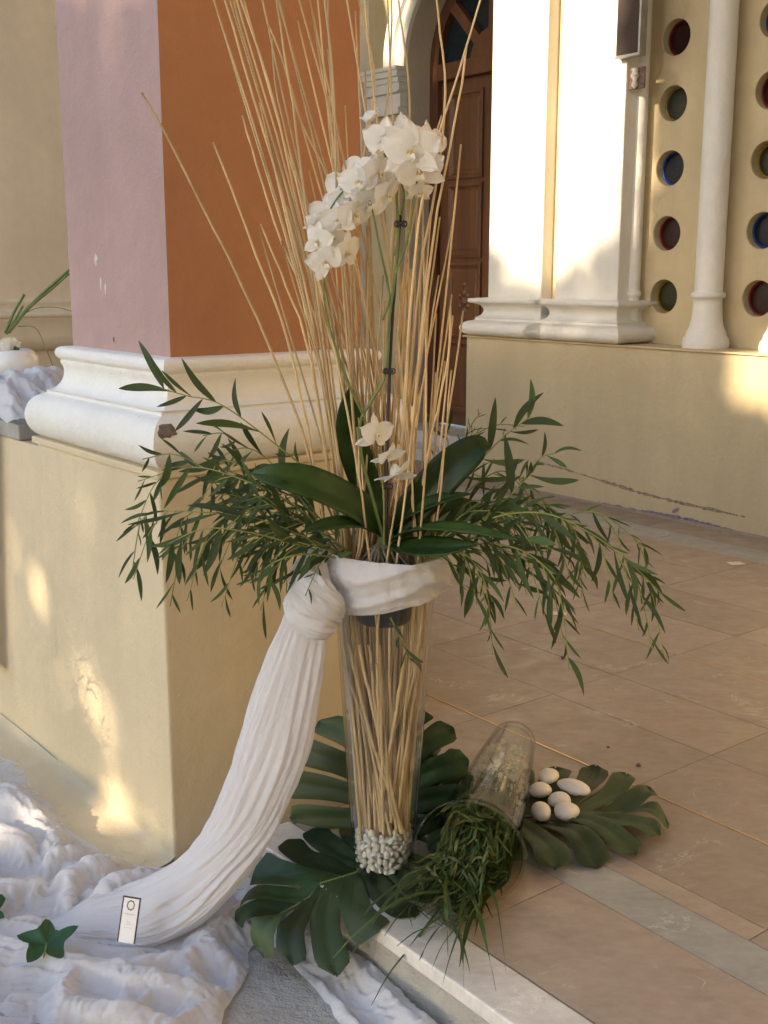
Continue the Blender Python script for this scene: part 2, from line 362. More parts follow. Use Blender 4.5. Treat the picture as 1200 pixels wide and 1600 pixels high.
m = MB(); m.box(-.70, .006, -.006, .70, .765, .782); m.build('pedestal_cap', M_yellow, pier, bevel=.003)
prof = [(.0, .775), (.062, .778)] + arcp(.052, .838, .048, .058, -80, 85, 12) + [(.055, .897), (.055, .905)] + arcp(.055, .955, .035, .05, 270, 180, 8) + [(.022, .965), (.026, .973), (.026, .980)] + arcp(.022, .998, .014, .016, -80, 90, 8) + [(.0, 1.016)]
m = MB(); moulding(m, -.60, -.08, .08, .60, prof)
bm_o = m.build('base_moulding', M_white, pier)
m = MB()
for (a0, a1, b0, b1, mi) in ((-.60, -.08, .08, .60, 0),):
    v = [W(a, b, z) for z in (1.0, 5.0) for a, b in ((a0, b0), (a1, b0), (a1, b1), (a0, b1))]
    m.add(v, [(0, 1, 5, 4)], 0); m.add(v, [(1, 2, 6, 5)], 1); m.add(v, [(2, 3, 7, 6)], 0); m.add(v, [(3, 0, 4, 7)], 1)
m.build('shaft', [M_pink, M_orange], pier)
# chips: small irregular raised flakes
def blob_plate(cx, cz, rx, rz, seed, face, t=.003, bowl=0):
    r_ = random.Random(seed); n_ = 14; pts = []
    for k in range(n_):
        th = 2 * math.pi * k / n_; rr = r_.uniform(.62, 1.1); pts.append((cx + rx * rr * math.cos(th), cz + rz * rr * math.sin(th)))
    vs = [face(x, z, t * .2) for x, z in pts] + [face(cx + (x - cx) * .85, cz + (z - cz) * .85, t) for x, z in pts] + [face(cx, cz, t)]
    fs = [(k, (k + 1) % n_, n_ + (k + 1) % n_, n_ + k) for k in range(n_)] + [(n_ + k, n_ + (k + 1) % n_, 2 * n_) for k in range(n_)]
    return vs, fs
fpink = lambda x, z, t: W(x, .08 - t, z)
for (px, py, rx, rz) in ((150, 405, .010, .016), (158, 445, .005, .022), (165, 452, .004, .02)):
    p = onB(px, py, .08); a_, _ = toab(p); m = MB(); m.add(*blob_plate(a_, p[2], rx, rz, px, fpink, .0012)); m.build('paint_scrape', M_chipw, pier)
p = onB(178, 530, .08); a_, _ = toab(p); m = MB(); m.add(*blob_plate(a_, p[2], .004, .007, 3, fpink, .0012)); m.build('paint_chip', M_chip, pier)
# big chip at the corner of the torus, following its round
def ftor(x, z, t):
    k = (z - .838) / .058; k = max(-.98, min(.98, k)); o = .052 + .048 * math.sqrt(1 - k * k) + t
    return W(-.08 + o - .001, .08 - .1 + x, z)
m = MB(); vs, fs = blob_plate(.036, .868, .026, .018, 11, ftor, .003); m.add(vs, fs); m.build('mortar_chip', M_chip, pier, label='dark chip in the corner of the white moulding')
# cove of mortar along the foot of the parapet
m = MB()
rows_ = []
for b_, z_ in ((.001, -.112), (-.010, -.120), (-.03, GZ + .0165), (-.09, GZ + .0155), (-.135, GZ + .0150), (-.15, GZ + .0105)):
    rows_.append([W(a, b_ * (1 + .08 * math.sin(a * 9)), z_ + .0012 * math.sin(a * 13 + b_ * 40)) for a in np.linspace(-3.2, -.0, 60)])
m.grid(rows_); m.build('base_cove', M_yellow, pier)

# ---- low parapet wall running left from the pier
pw = empty('parapet_wall', W(-2.2, .2, GZ), 'low cream yellow wall with grey stone coping left of the pier', 'wall')
m = MB(); m.box(-4.6, -.681, .004, .42, GZ - .05, .755); m.build('wall_body', M_yellow, pw, bevel=.004)
m = MB(); m.box(-4.6, -.80, -.002, .43, .757, .80); m.build('coping_stone', M_grey, pw, bevel=.004)

# ---- church
CH = empty('church_wall', W(-2.0, 3.6, 0), 'ochre church facade with white pilasters, round stained windows and arched brown door', 'church')
m = MB(); m.box(-2.83, 8.0, 3.43, 4.4, GZ, .828); m.build('plinth_wall', M_church, CH, bevel=.006)
m = MB(); m.box(-2.85, 4.0, 3.415, 3.8, .828, .838); m.build('plinth_ledge', M_church, CH, bevel=.003)
# windowed wall: cells with round holes
WB = 3.655; RW = .086
def hole_cell(mb, a0, a1, z0, z1, ca, cz, r, b, depth, n=32):
    out = []; inn = []
    for k in range(n):
        th = 2 * math.pi * (k + .5) / n; cx, sz = math.cos(th), math.sin(th)
        t = min(((a1 - ca) if cx > 0 else (ca - a0)) / max(abs(cx), 1e-6), ((z1 - cz) if sz > 0 else (cz - z0)) / max(abs(sz), 1e-6))
        out.append((ca + cx * t, cz + sz * t)); inn.append((ca + cx * r, cz + sz * r))
    cor = [(a1, z1), (a0, z1), (a0, z0), (a1, z0)]
    vs = [W(a, b, z) for a, z in out] + [W(a, b, z) for a, z in inn] + [W(a, b + .006, z) for a, z in [(ca + (x - ca) * .97, cz + (y - cz) * .97) for x, y in inn]] + [W(a, b + depth, z) for a, z in [(ca + (x - ca) * .97, cz + (y - cz) * .97) for x, y in inn]]
    fs = [(k, (k + 1) % n, n + (k + 1) % n, n + k) for k in range(n)]
    fs += [(n + k, n + (k + 1) % n, 2 * n + (k + 1) % n, 2 * n + k) for k in range(n)]
    fs += [(2 * n + k, 2 * n + (k + 1) % n, 3 * n + (k + 1) % n, 3 * n + k) for k in range(n)]
    o = len(vs); vs += [W(a, b, z) for a, z in cor]
    for ci, (a, z) in enumerate(cor):
        best = [k for k in range(n) if (out[k][0] - a) ** 2 + (out[k][1] - z) ** 2 < 9]
        # corner triangle between the two border points on both sides of the corner
        th = math.atan2(z - cz, a - ca) % (2 * math.pi); k = int(((th / (2 * math.pi)) * n - .5) % n); fs.append((k, o + ci, (k + 1) % n))
    mb.add(vs, fs)
wz = [1.075, 1.385, 1.700, 2.005, 2.31, 2.62, 2.93, 3.24]
colA = [-1.60, -1.05, -.28, .27, 1.04, 1.59]
edges = [-1.86, -1.325, -.665, -.005, .655, 1.315, 1.98]
wall = MB()
cc = ['yellow', 'red', 'blue', 'green', 'red', 'blue', 'green', 'red']; cc2 = ['red', 'blue', 'yellow', 'red', 'blue', 'red', 'green', 'blue']
for i, ca in enumerate(colA):
    zb = [.838] + [(wz[k] + wz[k + 1]) / 2 for k in range(len(wz) - 1)] + [3.45]
    for k, cz in enumerate(wz):
        hole_cell(wall, edges[i], edges[i + 1], zb[k], zb[k + 1], ca, cz, RW, WB, .07)
        kd = (cc if i % 2 == 0 else cc2)[k]
        fm = MB()      # coloured rim: a ring set inside the reveal
        pr = arcp(0, 0, 1, 1, 0, 360, 32)
        rowsr = [[W(ca + x * rr, WB + dd, cz + y * rr) for x, y in pr[:-1]] for rr, dd in ((RW * .97, .048), (RW * .90, .044), (RW * .86, .050), (RW * .86, .062))]
        fm.grid(rowsr, False, True); win = fm.build('round_window', M_rim[kd], CH)
        pm = MB(); dx, dz = (.006, -.006)
        rowsp = [[W(ca + x * rr, WB + .058 + dd, cz + y * rr) for x, y in pr[:-1]] for rr, dd in ((RW * .88, .0), (RW * .80, -.001), (RW * .45, -.0015), (RW * .12, -.0015), (0.001, -.002))]
        pm.grid(rowsp, False, True); pm.build('pane', M_pane[kd], win)
wall.box(edges[-1], 8.0, WB, 4.0, .838, 5.0); wall.box(-1.86, edges[-1], WB, 4.0, 3.4501, 5.0); wall.box(-2.83, -1.8601, WB, 4.0, .838, 5.0)
wall.box(-1.86, edges[-1], WB + .09, 4.0, .838, 3.449)
wall.build('upper_wall', M_church, CH)
# pilasters
def scotia_base(z0, z1, r_top):
    h = z1 - z0
    return [(0.01, z0 + .002)] + arcp(.055, z0 + h * .2, .06, h * .2, -85, 85, 10) + [(.05, z0 + h * .42), (.05, z0 + h * .47)] + arcp(.066, z0 + h * .66, .05, h * .19, 255, 100, 9)[::1] + [(.075, z0 + h * .86), (.082, z0 + h * .9), (.08, z0 + h * .97), (.0, z1)]
for i, (a0, a1) in enumerate(((-2.709, -2.288), (-2.188, -1.752))):
    m = MB(); m.box(a0, a1, 3.48, WB + .02, .9, 5.0); pl = m.build('pilaster', M_white, CH, bevel=.006)
    m = MB(); moulding(m, a0, a1, 3.48, WB + .02, scotia_base(.84, 1.055, 0), 'flr'); m.build('pilaster_base', M_white, pl)
m = MB(); m.box(-2.2879, -2.1881, 3.56, WB + .02, .85, 5.0); m.build('recess_strip', M_church, CH)
# slender columns
def slender(a, b, r, z0=.838, zt=5.0):
    m = MB(); m.lathe([(r, z0 + .16), (r * .98, 2.2), (r * .93, zt)], W(a, b, 0), 28); c = m.build('slender_column', M_white, CH)
    pr = [(r * 1.62, z0), (r * 1.68, z0 + .02), (r * 1.62, z0 + .045), (r * 1.45, z0 + .06), (r * 1.42, z0 + .075), (r * 1.22, z0 + .10), (r * 1.14, z0 + .125), (r * 1.1, z0 + .135), (r * 1.02, z0 + .2), (r * 1.0, z0 + .235),
          (r * 1.18, z0 + .24), (r * 1.22, z0 + .25), (r * 1.18, z0 + .262), (r * 1.0, z0 + .268)]
    m = MB(); m.lathe(pr, W(a, b, 0), 28); m.build('column_base', M_white, c)
for a in (-1.265, -.835, .055, .485): slender(a, 3.57, .067)
slender(-1.752, 3.60, .034)
# scuffed seam and purple paint along the wall foot
def streak(name, pts, w, mat, seed, parent, b=3.43, t=.0022):
    r_ = random.Random(seed); q = MB(); P3 = [onB(x, y, b) for x, y in pts]; AB = [(toab(p)[0], p[2]) for p in P3]
    n_ = 60; up = []; dn = []
    for k in range(n_):
        s_ = k / (n_ - 1) * (len(AB) - 1); i = min(int(s_), len(AB) - 2); u = s_ - i
        a_ = AB[i][0] * (1 - u) + AB[i + 1][0] * u; z_ = AB[i][1] * (1 - u) + AB[i + 1][1] * u; ww = w * r_.uniform(.15, 1.0) * math.sin(math.pi * (k + 1) / (n_ + 1)) ** .4
        up.append(W(a_, b - t, z_ + ww * .5 + r_.uniform(-.15, .15) * w)); dn.append(W(a_, b - t * .9, z_ - ww * .5))
    q.grid([up, dn], smooth=False); return q.build(name, mat, parent)
streak('plaster_scar', [(835, 720), (880, 732), (960, 757), (1000, 770), (1060, 785), (1130, 800), (1165, 808)], .022, M_dirt, 1, CH)
streak('paint_remains', [(935, 785), (1000, 798), (1060, 808), (1120, 822), (1195, 842)], .020, M_purple, 2, CH)
streak('paint_remains', [(1050, 800), (1056, 797), (1062, 795)], .03, M_purple, 4, CH)
streak('paint_remains', [(1120, 835), (1160, 836), (1200, 846)], .026, M_purple, 5, CH)
# skirting fillet of stone at the foot
m = MB(); m.box(-2.8, 4.0, 3.418, 3.428, -.003, .012); m.build('stone_skirting', M_brown, CH)
# dark panel box hanging beside the pilaster
bx = empty('wall_speaker', W(-1.80, 3.5, 2.2), 'tall dark brown box with grey metal edges fixed beside the right pilaster', 'speaker')
m = MB(); m.box(-1.785, -1.645, 3.435, 3.462, 2.225, 3.2); m.build('cabinet', M_boxb, bx, bevel=.004)
m = MB(); m.box(-1.788, -1.640, 3.433, 3.4785, 2.212, 2.2245); m.box(-1.6445, -1.634, 3.431, 3.4785, 2.212, 3.2); m.box(-1.785, -1.6455, 3.4625, 3.4785, 2.2255, 3.19); m.build('edge_trim', M_boxe, bx)
br = empty('wall_bracket', W(-1.70, 3.52, 2.1), 'small rusty ornamental bracket just under the dark brown box', 'bracket')
m = MB(); m.box(-1.752, -1.655, 3.50, 3.512, 2.07, 2.17); m.build('back_plate', M_brk, br, bevel=.004)
m = MB(); c = Vector(W(-1.705, 3.49, 2.12)); m.lathe([(.001, -.05), (.018, -.035), (.010, -.01), (.022, .01), (.014, .03), (.02, .042), (.001, .05)], c, 12)
m.lathe([(.001, -.01), (.012, -.004), (.014, .006), (.001, .012)], c + Vector((.0, -.012, .012)), 10); m.build('ornament', M_nose, br)

# door bay
DB = 4.15; DCA = -3.42; DR = .60; SPR = 2.52
def arch_pts(r, n=24, z=SPR, ca=DCA): return [(ca - r * math.cos(math.pi * k / n), z + r * math.sin(math.pi * k / n)) for k in range(n + 1)]
# wall with arched opening at b=3.95
OR = .60 + .002
wm = MB()
ap = arch_pts(OR); n_ = len(ap)
topz = 5.0
v = [W(a, 3.95, z) for a, z in ap] + [W(a, 3.95, topz) for a, z in ap]
wm.add(v, [(k, k + 1, n_ + k + 1, n_ + k) for k in range(n_ - 1)])
wm.add([W(-5.0, 3.95, 0), W(DCA - OR, 3.95, 0), W(DCA - OR, 3.95, SPR), W(DCA - OR, 3.95, topz), W(-5.0, 3.95, topz)], [(0, 1, 2, 3, 4)])
wm.add([W(-2.6, 3.95, 0), W(DCA + OR, 3.95, 0), W(DCA + OR, 3.95, SPR), W(DCA + OR, 3.95, topz), W(-2.6, 3.95, topz)], [(0, 1, 2, 3, 4)])
full = [(DCA - OR, 0.0)] + ap + [(DCA + OR, 0.0)]
wm.build('door_bay_wall', M_church, CH)
rv = MB(); rv.grid([[W(a, 3.95, z) for a, z in full], [W(a, 4.22, z) for a, z in full]], smooth=True); rv.build('door_reveal', M_rev, CH)
# archivolt mouldings
av = MB()
for r0, r1, d0, d1 in ((.603, .655, .03, .03), (.655, .665, .03, .018), (.665, .715, .018, .018), (.715, .725, .018, .04), (.725, .80, .04, .052), (.80, .81, .052, .0)):
    A0 = arch_pts(r0, 36); A1 = arch_pts(r1, 36)
    av.grid([[W(a, 3.95 - d0, z) for a, z in A0], [W(a, 3.95 - d1, z) for a, z in A1]], smooth=False)
A0 = arch_pts(.603, 36); av.grid([[W(a, 3.951, z) for a, z in A0], [W(a, 3.92, z) for a, z in A0]])
av.build('archivolt', M_white, CH)
for sgn in (-1, 1):
    ca0 = DCA + sgn * .60; lo, hi = (ca0 - .36, ca0 - .004) if sgn < 0 else (ca0 + .004, ca0 + .36)
    m = MB(); m.box(lo + .03, hi - .02, 3.90, 3.9499, .30, SPR - .30); jp = m.build('door_pilaster', M_church, CH, bevel=.004)
    m = MB()
    for k, (o, z0, z1) in enumerate(((.05, SPR - .025, SPR), (.042, SPR - .065, SPR - .026), (.030, SPR - .10, SPR - .066), (.022, SPR - .15, SPR - .101), (.035, SPR - .165, SPR - .151), (.012, SPR - .255, SPR - .166), (.028, SPR - .30, SPR - .256))):
        m.box(lo - o * .6, hi + (0 if sgn < 0 else o * .6), 3.90 - o, 3.9495, z0, z1)
    m.build('capital', M_white, jp, bevel=.003)
    m = MB(); m.box(lo - .01, hi, 3.87, 3.9495, .0, .30); m.build('pilaster_foot', M_white, jp, bevel=.004)
m = MB(); m.box(-4.62, -4.43, 3.86, 3.9499, .0, 5.0); m.build('flat_pilaster', M_white, CH, bevel=.004)
# door itself
ring0 = arch_pts(DR, 30); ring1 = arch_pts(DR - .085, 30)
door = empty('door', W(DCA, DB, .15)); door.parent = CH; door.location = Vector(W(DCA, DB, .15)) - CH.location
fr = MB()
f0 = [(DCA - DR, .15)] + ring0 + [(DCA + DR, .15)]; f1 = [(DCA - DR + .085, .15)] + ring1 + [(DCA + DR - .085, .15)]
fr.grid([[W(a, DB + .03, z) for a, z in f0], [W(a, DB - .01, z) for a, z in f0], [W(a, DB - .01, z) for a, z in f1], [W(a, DB + .05, z) for a, z in f1]], smooth=False)
fr.build('door_frame', M_doord, door)
m = MB(); m.box(DCA - DR + .08, DCA + DR - .08, DB - .03, DB + .045, 2.43, 2.535); m.build('transom_bar', M_door, door, bevel=.006)
for s_ in (-1, 1):
    m = MB(); lo, hi = (DCA - DR + .087, DCA - .004) if s_ < 0 else (DCA + .004, DCA + DR - .087)
    m.box(lo, hi, DB + .02, DB + .06, .16, 2.43)
    m.build('door_leaf', M_door, door, bevel=.003)
    for (z0, z1) in ((1.80, 2.35), (1.29, 1.77), (.76, 1.26), (.24, .74)):
        m = MB(); l2, h2 = lo + .085, hi - .085
        prf = ((0, .019), (.0, .004), (.018, .0), (.03, .012), (.045, .019), (.06, .014))
        m.grid([[W(a, DB + dd, z) for a, z in ((l2 + o, z0 + o), (h2 - o, z0 + o), (h2 - o, z1 - o), (l2 + o, z1 - o))] for o, dd in prf], False, True, smooth=False)
        o, dd = prf[-1]; m.add([W(l2 + o, DB + dd, z0 + o), W(h2 - o, DB + dd, z0 + o), W(h2 - o, DB + dd, z1 - o), W(l2 + o, DB + dd, z1 - o)], [(0, 1, 2, 3)])
        if abs(z0 - .76) < .01:   # carved ornament on the third panel
            cz, ca = (z0 + z1) / 2, (l2 + h2) / 2
            for (dx, dz, r) in ((0, .10, .025), (0, .05, .03), (-.035, .03, .022), (.035, .03, .022), (0, -.01, .035), (-.04, -.04, .02), (.04, -.04, .02), (0, -.07, .026), (-.02, .075, .016), (.02, .075, .016), (0, -.11, .016)):
                cpt = W(ca + dx, DB + .014, cz + dz); m.lathe([(.001, r * .5), (r * .6, r * .4), (r, 0)], cpt, 10, axis=(-BX[0], -BX[1], 0))
        m.build('door_panel', M_door, door)
m = MB(); hc = Vector(W(-3.55, DB - .02, .84))
m.tube([W(-3.62, DB + .02, .85), W(-3.62, DB - .035, .85), W(-3.60, DB - .045, .85), W(-3.50, DB - .045, .845)], .011, 8)
m.lathe([(.001, .004), (.024, .003), (.026, 0)], W(-3.62, DB + .02, .85), 14, axis=(-BX[0], -BX[1], 0)); m.build('door_handle', M_metal, door)
# fanlight: dark glass, radial bars, hub
m = MB(); A0 = arch_pts(DR - .08, 30)
m.add([W(a, DB + .04, z) for a, z in A0], [tuple(range(31))]); m.build('fanlight_glass', M_transom, door)
for ang in (45, 90, 135):
    m = MB(); t = math.radians(ang); e = (-math.cos(t), math.sin(t)); pn = (e[1], -e[0])
    q = []
    for rr, ww in ((.18, .035), (.54, .035)):
        for sg in (-1, 1): q.append((DCA + e[0] * rr + pn[0] * ww * sg, 2.50 + e[1] * rr + pn[1] * ww * sg))
    vs = [W(a, DB + dd, z) for dd in (-.01, .038) for a, z in q]; m.add(vs, [(0, 1, 3, 2), (0, 4, 5, 1), (2, 3, 7, 6), (0, 2, 6, 4), (1, 5, 7, 3)]); m.build('fanlight_bar', M_door, door, bevel=.004)
m = MB(); hp = [(DCA - .2 * math.cos(math.pi * k / 14), 2.5005 + .2 * math.sin(math.pi * k / 14)) for k in range(15)]
m.grid([[W(a, DB + .037, z) for a, z in hp], [W(a, DB - .014, z) for a, z in hp]], smooth=False); m.add([W(a, DB - .014, z) for a, z in hp], [tuple(range(15))]); m.build('fanlight_hub', M_door, door)
# steps at the door
m = MB(); m.box(-4.05, -2.84, 3.83, 4.2, 0.0, .149); m.build('door_step', M_nose, CH, bevel=.005)
m = MB(); m.box(-4.15, -2.84, 3.60, 3.829, 0.0, .075); m.build('door_step', M_nose, CH, bevel=.005)
# side wall of the church far left
fw = empty('far_beige_wall', W(-5.05, 1.0, 0), 'plain beige wall with a moulded string course behind the pier', 'wall')
m = MB(); m.box(-5.4, -5.0, -1.6, 4.4, GZ, 5.0); m.build('wall_body', M_beige, fw)
m = MB()
pf = [(.0, .70), (.05, .72), (.055, .80), (.045, .90), (.05, .905)] + arcp(.035, .93, .025, .022, -70, 80, 6) + [(.03, .955), (.02, .99), (.03, 1.0), (.03, 1.02), (.0, 1.03)]
m.grid([[W(-5.0 + o, b, z) for b in (-1.6, 4.0)] for o, z in pf]); m.build('string_course', M_beige, fw)
# porch roof above the frame, carried by the piers
ew = empty('bounce_wall', W(8.1, 2, GZ), 'tall ochre wall added unseen at the right porch end for warm bounce', 'wall')
m = MB(); m.box(8.0, 8.3, -.1, 4.4, GZ, 5.0); m.build('wall_body', M_church, ew)  # unseen wall, added to throw warm bounce light into the porch
wg = empty('sky_block_wall', W(4.3, -3, GZ), 'tall ochre wall added beyond the right edge of the picture to block skylight', 'wall')
m = MB(); m.box(4.2, 4.5, -7.0, -.15, GZ - .02, 5.2); m.build('wall_body', M_church, wg)  # unseen wall, added to keep skylight off the right-hand faces
rf = empty('porch_roof', W(0, 2, 5), 'flat plastered porch ceiling resting on the piers and the church wall', 'roof')
m = MB(); m.box(-5.4, 8.2, -.1, 4.4, 5.0, 5.25); m.build('ceiling_slab', M_ceil, rf)
m = MB(); m.box(-5.4, 8.2, .06, .62, 4.55, 4.999); m.build('edge_beam', M_ceil, rf)

# ================================================================== SHADE TREE beyond the left of the frame
r_h = Vector((SH[1], -SH[0], 0)); up_s = r_h.cross(DSUN).normalized()
if up_s.z < 0: up_s = -up_s
def uw(p): p = Vector(p); return p.dot(r_h), p.dot(up_s)
def sdf_gap(u, w):
    """>0 where the crown is open and sun comes through"""
    g_ = np.full_like(u, -1.0)
    def box(u0, u1, w0, w1, soft=.1):
        d = np.minimum(np.minimum(u - u0, u1 - u), np.minimum(w - w0, w1 - w)); return d / soft
    A_ = lambda a, b, z: uw(W(a, b, z))
    nz = snoise(u * 3, w * 3, 5, 3, 2.2)
    # pilasters by the door
    u0, w0 = A_(-2.72, 3.45, 1.35); u1, _ = A_(-1.745, 3.45, 1.35)
    s = w - w0 + nz * .10
    edge = np.minimum(u - (u0 - .05), (u1 + .03) - u)
    mid = np.exp(-((u - (u0 + u1) / 2 + .05) / .30) ** 2) * .28            # the gap hangs lower in the middle
    g_ = np.maximum(g_, np.minimum(edge / .05, (s + mid) / .14))
    # scattered spots on the pilaster bases and just below them
    _, wb0 = A_(-2.3, 3.43, .70); _, wb1 = A_(-2.3, 3.43, 1.30)
    sp_ = snoise(u, w, 91, 3, 26) - .30 - .35 * (w < A_(-2.3, 3.43, .84)[1])
    g_ = np.maximum(g_, np.minimum(np.minimum(np.minimum(u - u0 + .1, u1 + .1 - u), np.minimum(w - wb0, wb1 - w)) / .05, sp_ * 2.2))
    # arch beside the door
    u0, w0 = A_(-4.6, 3.9, 2.55); u1, _ = A_(-3.98, 3.9, 2.55)
    g_ = np.maximum(g_, np.minimum(np.minimum(u - u0, u1 - u) / .06, (w - w0 + nz * .05) / .08))
    # sun patch at the right end of the plinth
    u0, w0 = A_(-1.045, 3.43, .56); _, w1 = A_(-.8, 3.43, 1.02)
    g_ = np.maximum(g_, np.minimum((u - u0) / .01, np.minimum(w - w0 + nz * .05, w1 - w) / .12))
    # facade right of the picture: sun comes over the hedge-high part of the crown
    u0, w0 = A_(-.68, 3.6, .98); g_ = np.maximum(g_, np.minimum((u - u0) / .05, (w - w0 + nz * .05) / .1))
    u0, w0 = A_(1.9, 3.43, .28); g_ = np.maximum(g_, np.minimum((u - u0) / .1, (w - w0 + nz * .05) / .1))
    # soft patches on the pedestal
    for (px, py, r, k) in ((55, 940, .34, .26), (45, 985, .2, .27), (110, 1060, .24, .24), (160, 1160, .14, .22), (195, 1290, .22, .28), (235, 1345, .09, .30), (102, 15, .10, .22), (160, 860, .16, .20), (-60, 1000, .3, .26)):
        c = uw(onB(px, py, 0)); d = 1 - np.sqrt(((u - c[0]) / (r * 1.25)) ** 2 + ((w - c[1]) / r) ** 2) + nz * .22
        g_ = np.maximum(g_, d * k * 1.2)
    return g_
NL = 34000
BACK = 14.0
um, wm_ = uw(W(-3, 1, 1))
U = rng.uniform(uw(W(-6.0, 2, 0))[0], uw(W(2.9, 1, 0))[0], NL * 3); Wv = rng.uniform(-3.2, 5.2, NL * 3)
gp = sdf_gap(U, Wv)
holes = snoise(U, Wv, 77, 4, 2.6)
keep = (rng.uniform(0, 1, len(U)) > np.clip(gp * 1.6 + .35, .15, 1)) & (gp < .5)
U, Wv = U[keep], Wv[keep]
Dp = rng.normal(0, .8, len(U)) + BACK + .6 * np.sin(U * 1.3)
c0 = -np.array(DSUN); base = np.array(r_h)[None] * U[:, None] + np.array(up_s)[None] * Wv[:, None] + c0[None] * Dp[:, None]
k_ = base[:, 2] > GZ + .05; base = base[k_]
nl = len(base)
nrm = rng.normal(0, 1, (nl, 3)) * .8 + c0 * 1.0; nrm /= np.linalg.norm(nrm, axis=1)[:, None]
t1 = np.cross(nrm, rng.normal(0, 1, (nl, 3))); t1 /= np.linalg.norm(t1, axis=1)[:, None]; t2 = np.cross(nrm, t1)
sz = rng.uniform(.055, .10, nl)[:, None]
V4 = np.stack([base - t1 * sz * 1.5, base - t2 * sz * .6, base + t1 * sz * 1.5, base + t2 * sz * .6], 1).reshape(-1, 3)
tr_base = base.mean(0); TB = (tr_base[0], tr_base[1], GZ)
tree = empty('shade_tree', TB, 'broad leafy tree standing in front of the porch beyond the left edge of the picture', 'tree')
me = bpy.data.meshes.new('crown'); me.from_pydata((V4 - np.array(TB)).tolist(), [], [(4 * i, 4 * i + 1, 4 * i + 2, 4 * i + 3) for i in range(nl)]); me.materials.append(M_mono)
cr = bpy.data.objects.new('crown', me); COL.objects.link(cr); cr.parent = tree; cr['kind'] = 'stuff'
T0 = Vector(TB) + Vector((-1.2, .6, 0)); HT = tr_base[2] - GZ
m = MB(); m.tube(catmull([T0, T0 + Vector((.05, .05, HT * .4)), T0 + Vector((-.1, 0, HT * .8)), T0 + Vector((.1, .1, HT * 1.25))], 14), [.2 - .009 * k for k in range(14)], 12); trk = m.build('trunk', M_trunk, tree)
for k in range(7):
    a = k / 7 * 6.28; s0 = T0 + Vector((0, 0, HT * (.5 + .07 * k))); e = s0 + Vector((0, 0, .9)) + Vector(r_h) * (2.4 * math.cos(a)) + Vector((0, 0, .7 * math.sin(a)))
    m = MB(); m.tube(catmull([s0, (s0 + e) / 2 + Vector((0, 0, .25)), e], 9), [.07 - .006 * i for i in range(9)], 7); m.build('limb', M_trunk, trk)

# ================================================================== TALL VASE
VC = Vector((*W(.483, .236, 0)[:2], 0)); VX, VY = VC.x - .004, VC.y - .03
def vr(z):   # outer radius of the vase at height z
    zs = [0, .03, .2, .38, .52, .60, .655]; rs = [.061, .062, .074, .084, .092, .101, .117]
    return float(np.interp(z, zs, rs))
def glass_vessel(name, tf, label, cat, rs=1.0):
    zs = np.linspace(.004, .655, 26)
    outp = [(0.001, 0.0), (.045, 0.0), (vr(0) - .003, .001)] + [(vr(z), z) for z in zs] + [(vr(.655) + .0015, .6575), (vr(.655) - .001, .6605), (vr(.655) - .005, .6590)]
    inn = [(vr(z) - .0045, z) for z in zs[::-1] if z > .016] + [(vr(0) - .012, .014), (.001, .013)]
    m = MB(); m.lathe(outp + inn, (0, 0, 0), 64); m.v = [tuple(tf @ Vector(v)) for v in m.v]
    o = m.build(name, M_glass if name == 'glass_vase' else M_glass2, loc=tf.translation, label=label, cat=cat)
    return o
glass_vessel('glass_vase', Matrix.Translation(Vector((VX, VY, .006))), 'tall clear glass vase standing upright, packed with reeds over white pebbles', 'vase')
# pebbles: one mesh family, many individual things
def pebble_mesh(i, n=8):
    r_ = np.random.default_rng(50 + i); rows_ = []
    for k in range(6):
        ph = math.pi * k / 5; rows_.append([(math.sin(ph) * math.cos(2 * math.pi * j / n), math.sin(ph) * math.sin(2 * math.pi * j / n) * .8, math.cos(ph) * .62) for j in range(n)])
    A = np.array(rows_); A += .09 * np.sin(A[..., ::-1] * 3 + i)
    m = MB(); m.grid(A, False, True); me_o = m.build('tmp', M_peb); me = me_o.data; bpy.data.objects.remove(me_o); me.name = 'pebble'
    return me
PM = [pebble_mesh(i) for i in range(6)]
placed = []
for k in range(9000):
    if len(placed) >= 300: break
    z = .024 + rng.uniform(0, .075) ; th = rng.uniform(0, 6.283); rmax = vr(z) - .0115
    r = rmax * (rng.uniform(0, 1) ** .25)
    if z > .085 and r < .035 : continue
    if r < .028: continue
    p = (VX + r * math.cos(th), VY + r * math.sin(th), z)
    if all((p[0] - q[0]) ** 2 + (p[1] - q[1]) ** 2 + (p[2] - q[2]) ** 2 > .0106 ** 2 for q in placed): placed.append(p)
for p in placed:
    o = bpy.data.objects.new('pebble', random.choice(PM)); COL.objects.link(o); o.location = p; s_ = random.uniform(.0068, .0095); o.scale = (s_ * 1.15, s_, s_)
    o.rotation_euler = [random.uniform(0, 6.28) for _ in range(3)]
    tag(o, 'small white pebble in the heap at the foot of the tall reed vase', 'pebble', 'white pebbles in the tall vase')

